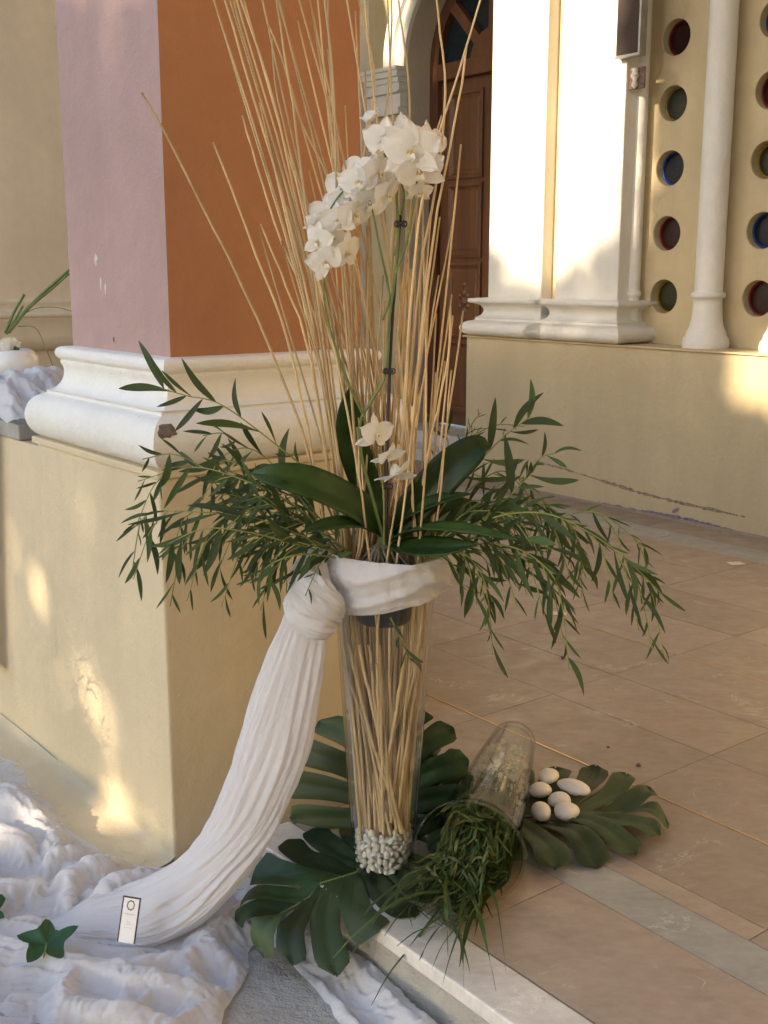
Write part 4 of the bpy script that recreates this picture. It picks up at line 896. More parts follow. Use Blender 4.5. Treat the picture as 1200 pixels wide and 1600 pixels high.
# ================================================================== MONSTERA LEAVES
def monstera(label, mat, O, mid, sidev, L, Wd, N=7, gap0=.38, curl=.12, seed=0, droop=.1, noise_=.006, left=True, right=True, fingers_cut=None, normal=None, fingcurl=0.0, ground=None, slit=.15, rs=(1, 1)):
    """O petiole point, mid direction, sidev direction (unit) ; blade of finger lobes as one thing: blade halves + midrib"""
    r_ = random.Random(seed); mid = Vector(mid).normalized(); sidev = (Vector(sidev) - mid * Vector(sidev).dot(mid)).normalized(); nz = Vector(normal).normalized() if normal else mid.cross(sidev).normalized()
    if nz.z < 0 and not normal: nz = -nz
    O = Vector(O); root = empty('monstera_leaf', O, label, 'leaf')
    def pt(u, v, h):
        p = O + mid * u + sidev * v + nz * h
        if ground is not None: p.z = max(p.z, ground(p.x, p.y) + .003 + .02 * max(h, 0))
        return p
    def outline(q):  # q 0 at the base lobe .. 1 at tip -> (u, |v|)
        th = math.radians(-150 + 150 * q + 0); 
        rr = .62 + .38 * math.cos(math.radians(72 - 150 * q))
        return (L * (.36 + .66 * math.cos(math.radians(158 * (1 - q)))), Wd * math.sin(math.radians(158 * (1 - q))) ** .8 * (1.0))
    for sg in ((-1,) if not right else (1,) if not left else (-1, 1)):
        bq = [i / N for i in range(N + 1)]
        for i in range(N):
            q0, q1 = bq[i], bq[i + 1]; m0 = (O, 0); rows_ = []
            ns = 15; cvf = r_.uniform(-.5, 1.0) * fingcurl + curl; gg = gap0 + r_.uniform(-.06, .08); lf = 1 + r_.uniform(-.06, .05)
            for k in range(ns):
                s_ = k / (ns - 1); row = []
                close = 1.0 if s_ < gg else 1 - (slit if i < N - 1 else .15) * min(1, ((s_ - gg) / .16)) ** .8
                if s_ > .86: close *= max(.12, math.sqrt(max(0, 1 - ((s_ - .86) / .14) ** 2)))
                for j in range(6):
                    v = j / 5; vv = .5 + (v - .5) * close; q = q0 + (q1 - q0) * vv
                    ou, ov = outline(q); mu = L * (.0 + .80 * max(0, (q - .12) / .88) ** 1.25)      # start on the midrib
                    e = s_ ** .92 * lf
                    u = mu + (ou - mu) * e + (.05 * L * math.sin(math.pi * s_)); w = ov * e
                    h = .10 * Wd * math.sin(math.pi * min(1, s_ * .9)) - droop * w * w / Wd * 1.2 - cvf * Wd * s_ ** 3 + noise_ * math.sin(s_ * 7 + i * 2.1 + seed) + (.004 * math.cos((v - .5) * 6.28)) * (1 if s_ > .1 else s_ * 10) - .010 * (abs(v - .5) < .11) * min(1, s_ * 5)
                    row.append(tuple(pt(u, sg * w * (rs[0] if sg < 0 else rs[1]), h)))
                rows_.append(row)
            m = MB(); m.grid(rows_); m.build('leaf_lobe', mat, root)
    m = MB(); m.tube([pt(L * t, 0, -.004 - droop * 0 + .002) for t in np.linspace(-.05, .98, 14)], [.0035 * (1 - .75 * t) for t in np.linspace(0, 1, 14)], 6); m.build('midrib', M_stem, root)
    return root
flatg = lambda x, y: (.0 if toab((x, y))[1] > .079 else max(GZ + .03, -.0 - (.079 - toab((x, y))[1]) * 1.1))
Vdir = Vector((BX[0], BX[1], 0)); Adir = Vector((AX[0], AX[1], 0))
# leaf standing behind the vase, leaning on the pedestal
monstera('dark monstera leaf standing behind the tall vase against the yellow pedestal', M_mon, (VX + .03, VY + .16, .0), (.02, .22, 1), (-1, .25, 0), .27, .27, 6, .30, .0, 3, .03, .006, normal=(-.1, -1, .25), fingcurl=.10, rs=(.62, 1))
# leaf lying out to the lower left over the step
monstera('dark monstera leaf spread under the tall vase, draping over the step onto the white cloth', M_mon, (VX + .015, VY + .03, .02), (-.72, -.42, -.18), (.42, -.72, 0), .33, .21, 7, .42, .05, 5, .12, .004, ground=flatg, fingcurl=.1)
# leaf out to the right with white stones
monstera('olive green monstera leaf under the fallen vase, carrying six white stones', M_mon2, (.17, 2.36, .012), (1, .06, .02), (0, 1, 0), .44, .24, 8, .40, -.02, 8, .05, .006, ground=flatg, fingcurl=-.10)
monstera('small curled monstera leaf between the two glass vases', M_mon, (.10, 2.30, .01), (-.12, .25, .7), (1, .2, .1), .19, .13, 5, .45, .1, 9, .1, .005, normal=(.2, -.8, .5), fingcurl=.25)

# ================================================================== WHITE STONES
def stone(px, py, z, rx, ry, rz, rot, label, seed):
    c = atZ(px, py, z); m = MB(); rows_ = []
    for k in range(13):
        ph = math.pi * k / 12; rows_.append([(math.sin(ph) * math.cos(2 * math.pi * j / 20) * (1 + .07 * math.sin(seed + math.cos(ph) * 2)), math.sin(ph) * math.sin(2 * math.pi * j / 20), math.cos(ph)) for j in range(20)])
    A = np.array(rows_); A[..., 0] *= rx; A[..., 1] *= ry * (1 + .12 * A[..., 0] / rx); A[..., 2] *= rz
    t = math.radians(rot); X, Yy = A[..., 0] * math.cos(t) - A[..., 1] * math.sin(t), A[..., 0] * math.sin(t) + A[..., 1] * math.cos(t)
    A = np.stack([X + c.x, Yy + c.y, A[..., 2] + c.z], -1); m.grid(A, False, True)
    m.build('white_stone', M_stone, loc=c, label=label, cat='stone', group='white stones on the monstera leaf')
stone(857, 1213, .045, .030, .024, .016, 70, 'white stone furthest back on the leaf', 1); stone(896, 1230, .042, .040, .024, .017, -40, 'longest white stone, rightmost on the leaf', 2)
stone(844, 1234, .040, .027, .022, .017, 15, 'white stone touching the glass, upper of the two there', 3); stone(874, 1250, .034, .028, .022, .018, 10, 'white stone in the middle of the group', 4)
stone(845, 1268, .036, .023, .028, .020, 10, 'rounded white stone at the left front, beside the glass', 5); stone(885, 1268, .038, .028, .029, .019, -45, 'plump white stone at the right front of the group', 6)

# ================================================================== FALLEN VASE with spilled greenery
Mp = atZ(733, 1334, .108); Bp = atZ(806, 1150, .060); ax = (Mp - Bp).normalized(); Bp = Mp - ax * .66
Rm = ax.to_track_quat('Z', 'Y').to_matrix().to_4x4(); TF = Matrix.Translation(Bp) @ Rm @ Matrix.Diagonal((.91, .91, 1, 1))
glass_vessel('fallen_glass_vase', TF, 'clear glass vase lying on its side, its mouth spilling green blades', 'vase')
bm_ = MB(); bm2 = MB(); r_ = random.Random(5)
def blade(mb, pts, w, mi=0):
    c = catmull(pts, 16); rows_ = []
    tw0 = r_.uniform(0, 3)
    for k, p in enumerate(c):
        t = k / 15; tg = (c[min(k + 1, 15)] - c[max(k - 1, 0)]).normalized(); s_ = tg.cross(Vector((math.cos(tw0 + 3 * t), -.5, math.sin(tw0 + 3 * t) + .6))).normalized()
        ww = w * math.sin(math.pi * (t * .9 + .08)) ** .6 * .5
        rows_.append([tuple(p - s_ * ww), tuple(p + s_ * ww)])
    mb.grid(rows_, mi=mi)
def gfloor(x, y):
    b_ = toab((x, y))[1]; return .004 if b_ > .06 else max(GZ + .03, .004 - (.06 - b_) * 1.1)
def inside(s_, rr, th):   # point inside the lying vase: s from base
    rmax = vr(s_) - .012; return TF @ Vector((rmax * rr * math.cos(th), rmax * rr * math.sin(th), s_))
def clampz(p): 
    p = Vector(p); p.z = max(p.z, gfloor(p.x, p.y) + r_.uniform(.001, .006)); return p
def spill(i, n_):
    th = r_.uniform(0, 6.283); rr = r_.uniform(0, 1) ** .55
    s0 = r_.uniform(.28, .52); p0 = inside(s0, rr, th); p1 = inside(min(.64, s0 + .12), rr * r_.uniform(.6, 1), th + r_.uniform(-.7, .7))
    q0 = inside(.645, rr * .85, th + r_.uniform(-.3, .3)); q0.z = .016 + abs(q0.z - .016) * .58
    p1.z = min(p1.z, .14); fwd = Vector((ax.x, ax.y, 0)).normalized(); sd_ = Vector((-fwd.y, fwd.x, 0))
    out = [p0, p1, q0]; hd = r_.gauss(-.12, .5); L_ = r_.uniform(.03, .22) * r_.uniform(.35, 1) ; p = q0.copy(); zc = q0.z + r_.uniform(-.01, .035)
    for k in range(4):
        hd += r_.gauss(0, .65); p = p + (fwd * math.cos(hd) + sd_ * math.sin(hd)) * L_ / 4; lat = (p - Mp).dot(sd_)
        p = p - sd_ * (lat - max(-.13, min(.035, lat)))
        zc *= r_.uniform(.45, .85); p.z = gfloor(p.x, p.y) + .004 + max(0, zc) + (r_.uniform(0, .012) if k < 3 else 0); out.append(p.copy())
    return out
for i in range(430):
    blade(bm_, spill(i, 0), r_.uniform(.003, .0065), 1 if r_.random() < .3 else 0)
for i in range(330):    # tangle packed inside the glass, curls included
    th = r_.uniform(0, 6.283); s0 = r_.uniform(.22, .60); pts = []
    rr = r_.uniform(0, 1) ** .5 * (1 if s0 > .35 else .8)
    for k in range(4): pts.append(inside(min(.65, max(.2, s0 + .035 * k * r_.uniform(-.5, 1.6))), min(.99, rr * r_.uniform(.7, 1.1)), th + r_.uniform(-.9, .9)))
    if s0 < .40: pts = [Vector((p.x, p.y, min(p.z, .055 + r_.uniform(0, .03)))) for p in pts]
    blade(bm_, pts, r_.uniform(.004, .008), 1 if r_.random() < .2 else 0)
bm_.build('green_blades', [M_blade, M_blade2], loc=Mp, kind='stuff', label='tangle of thin green blades spilling from the fallen vase mouth', cat='greenery')
# single long leaves fanning out over the step
ends = [(580, 1585, -.09), (545, 1500, -.02), (690, 1545, .0), (775, 1553, .0), (735, 1530, .0), (655, 1530, -.03), (620, 1530, -.06), (700, 1500, 0), (760, 1480, .0), (790, 1525, .0), (600, 1470, -.0),
        (640, 1500, -.02), (675, 1520, -.0), (520, 1497, -.03), (770, 1440, 0), (725, 1555, .0), (785, 1400, .03), (610, 1420, .02), (718, 1515, .0), (560, 1440, 0.01)]
for i, (x, y, z) in enumerate(ends):
    e = atZ(x, y, z); q0 = inside(.64, r_.uniform(.3, .9), r_.uniform(0, 6.28)); q0.z = .02 + (q0.z) * .3; p0 = inside(.5, .4, r_.uniform(0, 6.28)); md = (q0 + e) / 2 + Vector((r_.uniform(-.02, .02), r_.uniform(-.02, .02), r_.uniform(.01, .05))); md = clampz(md)
    e2 = clampz(e); m3 = MB(); blade(m3, [p0, q0, md, md * .35 + e2 * .65 + Vector((0, 0, .012)), e2], r_.uniform(.007, .011))
    m3.build('long_leaf', [M_blade if i % 4 else M_leaf], loc=q0, label='long narrow green leaf trailing out of the fallen vase onto the step', cat='leaf', group='long leaves trailing from the fallen vase')
# pale flecks added inside the glass in place of sky reflections
bl = MB()
for i in range(420):
    s_ = r_.uniform(.10, .40); p = inside(s_, r_.uniform(.6, .99), r_.uniform(0, 6.28)); rr = r_.uniform(.005, .010)
    d1 = Vector((r_.gauss(0, 1), r_.gauss(0, 1), r_.gauss(0, 1))).normalized(); d2 = d1.cross(Vector((.3, .9, .2))).normalized()
    bl.add([tuple(p + (d1 * math.cos(t) + d2 * math.sin(t)) * rr * (1 if k % 2 else .55)) for k, t in enumerate(np.linspace(0, 2 * math.pi, 11)[:-1])], [tuple(range(10))])
bl.build('reflection_flecks', M_pale, loc=Bp, kind='stuff', label='scattered tiny white flecks imitating sky reflections in the fallen vase', cat='blossom')

# ================================================================== CLOTH
def ribs(th, seed, amp, n):
    r_ = np.random.default_rng(seed); out = np.zeros_like(th)
    for k in range(n):
        f = int(r_.integers(3, 15)); out += r_.uniform(.3, 1) * (1 - 2 * np.abs(np.sin(f * th * .5 + r_.uniform(0, 6.28)))) / (1 + f * .06)
    return out / n * amp * 1.8
def cloth_tube(name, keys, depth, seed, parent, n=110, m_=130, amp=.10, twist=.6, mat=None, fade=None):
    """keys: list of (Left point, Right point) world; tube flattened to a draped bundle"""
    Lc = catmull([k[0] for k in keys], m_); Rc = catmull([k[1] for k in keys], m_); th = np.linspace(0, 2 * np.pi, n, endpoint=False); rows_ = []
    r_ = np.random.default_rng(seed)
    fs = [(int(r_.integers(4, 22)), r_.uniform(0, 6.28), r_.uniform(-twist, twist), r_.uniform(.4, 1)) for _ in range(9)]
    for i in range(m_):
        t = i / (m_ - 1); c = (Lc[i] + Rc[i]) / 2; hw = (Rc[i] - Lc[i]) / 2
        tg = ((Lc[min(i + 1, m_ - 1)] + Rc[min(i + 1, m_ - 1)]) - (Lc[max(i - 1, 0)] + Rc[max(i - 1, 0)])).normalized()
        dv = tg.cross(hw).normalized(); d_ = np.interp(t, [k / (len(depth) - 1) for k in range(len(depth))], depth)
        rr = np.ones(n) * .95
        for kf_, (f, ph, tw, a_) in enumerate(fs): rr += amp * a_ * (.25 + .95 * math.sin(t * (2.1 + .9 * kf_) + ph) ** 2) / (1 + f * .05) * (.5 - np.abs(np.sin(f * .5 * th + ph + tw * t * 6 + .5 * np.sin(t * 7 + ph)))) * .75
        for kk_, (fq, tq, pq) in enumerate(((23, 9, 1.1), (37, -14, 2.3), (61, 22, .4), (49, -31, 4.0))):
            rr += .028 * (.5 - np.abs(np.sin(fq * .5 * th + tq * t + pq + 1.1 * np.sin(t * 9 + kk_ + 2 * th)))) * (.4 + .6 * np.sin(t * 13 + th * 2 + kk_) ** 2)
        rr *= 1 + .03 * np.sin(t * 17 + 2 * th)
        x = np.cos(th) * rr; y = np.sin(th) * rr
        rows_.append(np.array(c)[None] + np.array(hw)[None] * x[:, None] + np.array(dv)[None] * (y * d_)[:, None])
    m = MB(); m.grid(np.array(rows_), False, True)
    return m.build(name, mat or M_cloth, parent)
drape = empty('draped_cloth', (VX, VY - .1, .6), 'white gauze wound round the tall vase, knotted and swept down to the ground', 'cloth')
# band round the vase
BN, BM = 220, 46; phi = np.linspace(0, 2 * np.pi, BN, endpoint=False); rows_ = []
for i, p in enumerate(phi):
    z0 = .632 + .005 * math.sin(p + 1) ; hh = .055 + .006 * math.sin(2 * p + .7) - .012 * max(0, math.cos(p)) ; row = []
    for j in range(BM):
        q = 2 * math.pi * j / BM; zz = z0 + hh * math.sin(q)
        th_ = .013 * (1 + .25 * math.sin(3 * p + 1))
        pl = .0045 * (1 - 2 * abs(math.sin(zz * 62 + 1.4 * math.sin(p * 2 + .5) + .9 * math.sin(p * 3)))) + .0022 * (1 - 2 * abs(math.sin(zz * 130 + 2 * math.sin(p * 3 + 2)))) + .0012 * math.sin(p * 23 + zz * 50)
        rr = vr(min(.655, zz)) + .007 + th_ * max(0, math.cos(q)) + (pl if math.cos(q) > -.2 else 0)
        row.append((VX + rr * math.cos(p), VY + rr * math.sin(p), zz))
    rows_.append(row)
m = MB(); m.grid(rows_, True, True); m.build('band', M_cloth, drape)
# knot: wraps crossing over each other
def K(x0, y0, x1, y1, Y): return (atY(x0, y0, Y), atY(x1, y1, Y))
cloth_tube('knot', [K(472, 866, 510, 860, 2.10), K(463, 885, 514, 878, 2.07), K(458, 905, 518, 905, 2.06), K(460, 925, 522, 935, 2.055), K(466, 948, 522, 958, 2.06), K(474, 968, 514, 980, 2.075), K(482, 980, 506, 988, 2.09)], [.012, .026, .032, .036, .032, .02, .01], 5, drape, amp=.22, twist=.8)
cloth_tube('knot_wrap', [K(455, 905, 470, 872, 2.06), K(452, 940, 490, 888, 2.035), K(470, 962, 512, 905, 2.02), K(500, 978, 532, 925, 2.03), K(520, 985, 540, 945, 2.06)], [.012, .022, .026, .022, .01], 6, drape, amp=.22, twist=.6, m_=70)
cloth_tube('knot_wrap', [K(448, 960, 452, 925, 2.07), K(462, 985, 480, 935, 2.035), K(490, 1000, 510, 950, 2.03), K(515, 995, 530, 960, 2.06)], [.012, .02, .022, .01], 8, drape, amp=.2, twist=.6, m_=60)
# long tail sweeping down to the ground
def E2(l, r, YL, YR): return (atY(l[0], l[1], YL), atY(r[0], r[1], YR))
tail = [E2((452, 935), (518, 950), 2.08, 2.08), E2((432, 985), (513, 1000), 2.08, 2.07), E2((400, 1060), (505, 1080), 2.09, 2.07), E2((372, 1140), (489, 1170), 2.11, 2.07), E2((350, 1215), (462, 1240), 2.13, 2.07),
        E2((325, 1282), (425, 1312), 2.16, 2.08), E2((292, 1335), (375, 1378), 2.19, 2.07), E2((245, 1362), (315, 1442), 2.22, 2.06), E2((195, 1382), (240, 1482), 2.23, 2.07), E2((140, 1402), (160, 1480), 2.22, 2.10), (atZ(95, 1432, -.125), atZ(108, 1470, -.128)), (atZ(40, 1448, -.15), atZ(48, 1470, -.155))]
cloth_tube('tail', tail, [.025, .032, .036, .04, .045, .048,     .05, .048, .040, .028, .012, .004], 21, drape, mat=M_sheer, amp=.17, twist=1.1, n=150, m_=190)

# cloth heaped on the ground
def inpoly(X, Y, poly):
    ins = np.zeros(X.shape, bool); n_ = len(poly)
    for i in range(n_):
        x0, y0 = poly[i]; x1, y1 = poly[(i + 1) % n_]
        c_ = ((y0 > Y) != (y1 > Y)) & (X < (x1 - x0) * (Y - y0) / (y1 - y0 + 1e-12) + x0); ins ^= c_
    return ins
def dist_poly(X, Y, poly, closed=True):
    d = np.full(X.shape, 1e9); n_ = len(poly); side = None
    for i in range(n_ if closed else n_ - 1):
        x0, y0 = poly[i]; x1, y1 = poly[(i + 1) % n_]; dx, dy = x1 - x0, y1 - y0; L2 = dx * dx + dy * dy + 1e-12
        t = np.clip(((X - x0) * dx + (Y - y0) * dy) / L2, 0, 1); d = np.minimum(d, np.hypot(X - x0 - t * dx, Y - y0 - t * dy))
    return d
def dense(pts, n_): return [(p.x, p.y) for p in catmull([Vector((x, y, 0)) for x, y in pts], n_)]
def gpt(x, y, z=-.11): p = atZ(x, y, z); return (p.x, p.y)
outl = [(-160, 1010), (-60, 1140), (0, 1188), (38, 1205), (52, 1235), (85, 1262), (110, 1300), (150, 1325), (175, 1345), (230, 1362), (300, 1360), (370, 1370), (410, 1385), (450, 1405), (500, 1432), (560, 1450), (600, 1490), (650, 1540), (700, 1592), (740, 1640), (800, 1720),
        (640, 1720), (560, 1640), (515, 1595), (478, 1545), (440, 1500), (412, 1478), (392, 1492), (397, 1520), (385, 1550), (365, 1580), (345, 1625), (330, 1700), (100, 1760), (-250, 1760), (-400, 1400)]
poly = [gpt(x, y, -.128) for x, y in outl]
ridges = [ # (pixel polyline, height, width)
 ([(0, 1400), (90, 1395), (180, 1405), (260, 1420), (330, 1415)], .030, .05), ([(-40, 1300), (60, 1330), (140, 1370), (200, 1400)], .035, .045),
 ([(-60, 1230), (20, 1240), (70, 1300), (110, 1350)], .040, .05), ([(0, 1490), (80, 1505), (150, 1525), (240, 1520), (300, 1500), (345, 1455), (400, 1415)], .050, .032),
 ([(290, 1505), (310, 1540), (350, 1570), (390, 1540)], .040, .024), ([(345, 1430), (395, 1440), (430, 1470), (480, 1520), (530, 1570), (590, 1640)], .045, .030),
 ([(420, 1420), (470, 1450), (540, 1500), (600, 1550), (660, 1610)], .040, .035), ([(100, 1590), (110, 1545), (150, 1520), (190, 1535), (210, 1570)], .045, .022),
 ([(200, 1600), (240, 1560), (300, 1545), (350, 1560)], .045, .022), ([(-20, 1440), (60, 1450), (140, 1480), (220, 1495)], .020, .02), ([(260, 1620), (320, 1580), (372, 1555), (392, 1515)], .040, .022),
 ([(150, 1600), (200, 1570), (260, 1520), (330, 1490)], .030, .018), ([(380, 1400), (440, 1425), (520, 1470)], .03, .03), ([(30, 1560), (110, 1555), (200, 1580)], .02, .02)]
def curve_coords(X, Y, pl):
    best = np.full(X.shape, 1e9); sd_ = np.zeros_like(X); ss = np.zeros_like(X); acc = 0
    for i in range(len(pl) - 1):
        x0, y0 = pl[i]; x1, y1 = pl[i + 1]; dx, dy = x1 - x0, y1 - y0; L_ = math.hypot(dx, dy) + 1e-9
        t = np.clip(((X - x0) * dx + (Y - y0) * dy) / L_ ** 2, 0, 1); ex, ey = X - x0 - t * dx, Y - y0 - t * dy; d = np.hypot(ex, ey); m_ = d < best
        best = np.where(m_, d, best); sd_ = np.where(m_, np.sign(dx * ey - dy * ex) * d, sd_); ss = np.where(m_, acc + t * L_, ss); acc += L_
    return best, sd_, ss
soft = lambda v, e=.05: 1.1 - 2 * np.sqrt(np.sin(v) ** 2 + e)
# the heap is a real sheet: a grid of points longer than the ground it covers, let down over the bundles and left to buckle
def drape_sim():
    h = .0074; ca_, sa_ = math.cos(math.radians(-27)), math.sin(math.radians(-27)); pa_ = np.array(poly); ok_ = (pa_[:, 0] > -1.3)
    cx_0, cy_0 = -.5, 2.05; su_ = np.arange(-1.0, 1.12, h); sv_ = np.arange(-.82, .80, h)
    SU, SV = np.meshgrid(su_, sv_, indexing='ij'); SX = cx_0 + SU * ca_ - SV * sa_; SY = cy_0 + SU * sa_ + SV * ca_; nx, ny = SX.shape
    jx_ = snoise(SX, SY, 301, 2, 10) * .012; jy_ = snoise(SX, SY, 302, 2, 10) * .012
    din = inpoly(SX + jx_, SY + jy_, poly); dst = dist_poly(SX + jx_, SY + jy_, poly)
    dst = np.where(din, dst, -dst); inside_ = (dst > 0) & (SX > -1.3)
    def base_h(x, y):
        H_ = np.zeros_like(x)
        wx_ = snoise(x, y, 401, 3, 9) * .016; wy_ = snoise(x, y, 402, 3, 9) * .016
        for i_, (pl, hh, ww) in enumerate(ridges):
            d, sdv, sv = curve_coords(x + wx_, y + wy_, dense([gpt(q[0], q[1]) for q in pl], 14))
            H_ = np.maximum(H_, hh * .95 * np.exp(-(d / (ww * .85)) ** 2))
        return H_
    BH = GZ + .016 + base_h(SX, SY) * np.clip(dst / .03, 0, 1)
    P_ = np.stack([SX, SY, BH + .004 + .034 * np.clip(snoise(SX * .6 + .5 * SY, SY, 7, 3, 12, ridge=True), 0, 1)], -1); V_ = np.zeros_like(P_)
    home = P_.copy()
    # excess cloth: more across the long folds than along them
    n1_ = snoise(SX, SY, 8, 2, 4)
    bf_ = np.clip((dst - .008) / .05, 0, 1); EX = np.clip(.10 + .30 * snoise(SX, SY, 8, 2, 9), -.02, .40) * bf_; EY = np.clip(.22 + .34 * snoise(SX, SY, 9, 2, 9), -.02, .5) * bf_
    steps = 210
    w = inside_.astype(float)
    def proj(A, B, L, k, wa, wb):
        d = B - A; l = np.sqrt((d * d).sum(-1)) + 1e-9; ws = wa + wb; ws = np.where(ws > 0, ws, 1)
        c = (k * (l - L) / l / ws)[..., None] * d
        return A + c * wa[..., None], B - c * wb[..., None]
    for st_ in range(steps):
        rmp = min(1, (st_ + 8) / 140)
        V_[..., 2] -= .00022; V_ *= .90; Pn = P_ + V_
        for it in range(2):
            for (dx_, dy_, kk) in ((1, 0, .9), (0, 1, .9), (1, 1, .25), (1, -1, .25), (5, 0, .10), (0, 5, .10), (2, 0, .05), (0, 2, .05)):
                lx = h * abs(dx_) * (1 + EX * rmp); ly = h * abs(dy_) * (1 + EY * rmp); L = np.sqrt(lx ** 2 + ly ** 2)
                for par in range(2):
                    if dx_:
                        ii = np.arange(nx - dx_); ii = ii[(ii // dx_) % 2 == par]
                        if dy_ >= 0: ja, jb = slice(0, ny - dy_), slice(dy_, ny)
                        else: ja, jb = slice(1, ny), slice(0, ny - 1)
                        A, B = Pn[ii][:, ja], Pn[ii + dx_][:, jb]; a2, b2 = proj(A, B, L[ii][:, ja], kk, w[ii][:, ja], w[ii + dx_][:, jb])
                        m_ = (w[ii][:, ja] * w[ii + dx_][:, jb])[..., None]
                        Pn[ii, ja] = A + (a2 - A) * m_; Pn[ii + dx_, jb] = B + (b2 - B) * m_
                    else:
                        jj = np.arange(ny - dy_); jj = jj[(jj // dy_) % 2 == par]
                        A, B = Pn[:, jj], Pn[:, jj + dy_]; a2, b2 = proj(A, B, L[:, jj], kk, w[:, jj], w[:, jj + dy_])
                        m_ = (w[:, jj] * w[:, jj + dy_])[..., None]
                        Pn[:, jj] = A + (a2 - A) * m_; Pn[:, jj + dy_] = B + (b2 - B) * m_
            Pn[..., :2] += (home[..., :2] - Pn[..., :2]) * .035        # friction with the ground
            Pn[..., 2] = np.maximum(Pn[..., 2], BH)
            Pn[..., 2] = np.minimum(Pn[..., 2], BH + .052)
        V_ = (Pn - P_); sp = np.sqrt((V_ ** 2).sum(-1, keepdims=True)); V_ *= np.minimum(1, .004 / (sp + 1e-9)); P_ = Pn
    # borders settle onto the ground
    e_ = np.clip(dst / .02, 0, 1); P_[..., 2] = GZ + .016 + (P_[..., 2] - GZ - .016) * (.3 + .7 * e_)
    return P_, inside_, dst, h
SP, ok, sdst, SH_ = drape_sim()
def up2(A):     # cubic midpoint upsampling along both axes
    for ax_ in (0, 1):
        A = np.moveaxis(A, ax_, 0); n_ = A.shape[0]; Ap = np.concatenate([A[:1], A, A[-1:]], 0)
        mid_ = (-Ap[:-3] + 9 * Ap[1:-2] + 9 * Ap[2:-1] - Ap[3:]) / 16; out = np.empty((2 * n_ - 1,) + A.shape[1:]); out[::2] = A; out[1::2] = mid_; A = np.moveaxis(out, 0, ax_)
    return A
SPu = up2(SP)
fx_, fy_ = SPu[..., 0], SPu[..., 1]
wxx = snoise(fx_, fy_, 401, 3, 12) * .012; wyy = snoise(fx_, fy_, 402, 3, 12) * .012; num = np.zeros_like(fx_); den = np.full_like(fx_, 1e-3)
for i_, (pl, hh, ww) in enumerate(ridges):      # fine strained creases that follow each bundle
    d, sdv, sv = curve_coords(fx_ + wxx, fy_ + wyy, dense([gpt(x, y) for x, y in pl], 12)); wgt = np.exp(-(d / .045) ** 2); q_ = sdv + .007 * np.sin(sv * 19 + i_) + .004 * np.sin(sv * 43 + 2 * i_)
    num += wgt * (.0022 * soft(q_ * 110 + i_ * 1.3 + .9 * np.sin(sv * 11)) + .0015 * soft(q_ * 230 + i_ + 1.5 * np.sin(sv * 17 + 1))); den += wgt
SPu[..., 2] += num / den * np.clip(den * 2, 0, 1) * 1.7 + (.0028 + .0022 * np.clip(snoise(fx_, fy_, 613, 2, 6), 0, 1)) * snoise(fx_ + .4 * fy_ + wxx, fy_ * 1.3 + wyy, 611, 3, 48, ridge=True)
oku = np.zeros(SPu.shape[:2], bool); oku[::2, ::2] = ok; oku[1::2, ::2] = ok[1:] & ok[:-1]; oku[::2, 1::2] = ok[:, 1:] & ok[:, :-1]; oku[1::2, 1::2] = ok[1:, 1:] & ok[:-1, 1:] & ok[1:, :-1] & ok[:-1, :-1]
# round the stair-stepped border: border points slide to the average of their border neighbours
bd = oku & ~(np.roll(oku, 1, 0) & np.roll(oku, -1, 0) & np.roll(oku, 1, 1) & np.roll(oku, -1, 1) & np.roll(oku, (1, 1), (0, 1)) & np.roll(oku, (-1, -1), (0, 1)) & np.roll(oku, (1, -1), (0, 1)) & np.roll(oku, (-1, 1), (0, 1)))
for _ in range(14):
    acc = np.zeros_like(SPu); cnt = np.zeros(SPu.shape[:2])
    for sx2 in (-1, 0, 1):
        for sy2 in (-1, 0, 1):
            if sx2 or sy2:
                b2_ = np.roll(bd, (sx2, sy2), (0, 1)); acc += np.roll(SPu, (sx2, sy2), (0, 1)) * b2_[..., None]; cnt += b2_
    avg = acc / np.maximum(cnt, 1)[..., None]; SPu = np.where((bd & (cnt > 1))[..., None], SPu * .4 + avg * .6, SPu)
idx = -np.ones(oku.shape, int); idx[oku] = np.arange(oku.sum()); vs = SPu[oku]; CLV = vs
q = oku[:-1, :-1] & oku[1:, :-1] & oku[1:, 1:] & oku[:-1, 1:]; I, J = np.nonzero(q)
fs = np.stack([idx[I, J], idx[I + 1, J], idx[I + 1, J + 1], idx[I, J + 1]], -1)
m = MB(); m.add(vs.tolist(), fs.tolist(), 0, True)
m.build('ground_cloth', M_sheer, loc=(-.5, 1.9, GZ), label='crumpled white gauze cloth heaped on the concrete at the foot of the pier', cat='cloth')
def clothz(x, y):
    d = (CLV[:, 0] - x) ** 2 + (CLV[:, 1] - y) ** 2; k = d < .012 ** 2
    return float(CLV[k, 2].max()) if k.any() else GZ + .012
# cloth on the parapet at the far left, with a strip hanging down its face
pc = empty('parapet_cloth', W(-1.2, .15, .80), 'white gauze heaped on the grey coping left of the pier with a strip hanging down', 'cloth')
A_, B_ = np.meshgrid(np.linspace(-2.6, -.80, 240), np.linspace(-.03, .42, 90), indexing='ij')
h_ = .035 + .030 * snoise(A_, B_, 601, 3, 9) + .022 * snoise(A_ + .1 * B_, B_ * 2, 602, 4, 22, ridge=True) + .055 * np.exp(-((A_ + 1.02) / .20) ** 2)
h_ *= np.clip((-.775 - A_) / .10, 0, 1) ** .6; h_ = np.maximum(h_, .003) * (.35 + .65 * np.clip((B_ + .03) / .05, 0, 1)); Pc = np.stack([P0[0] + A_ * AX[0] + B_ * BX[0], P0[1] + A_ * AX[1] + B_ * BX[1], .802 + h_], -1)
m = MB(); m.grid(Pc); m.build('heap', M_cloth, pc)
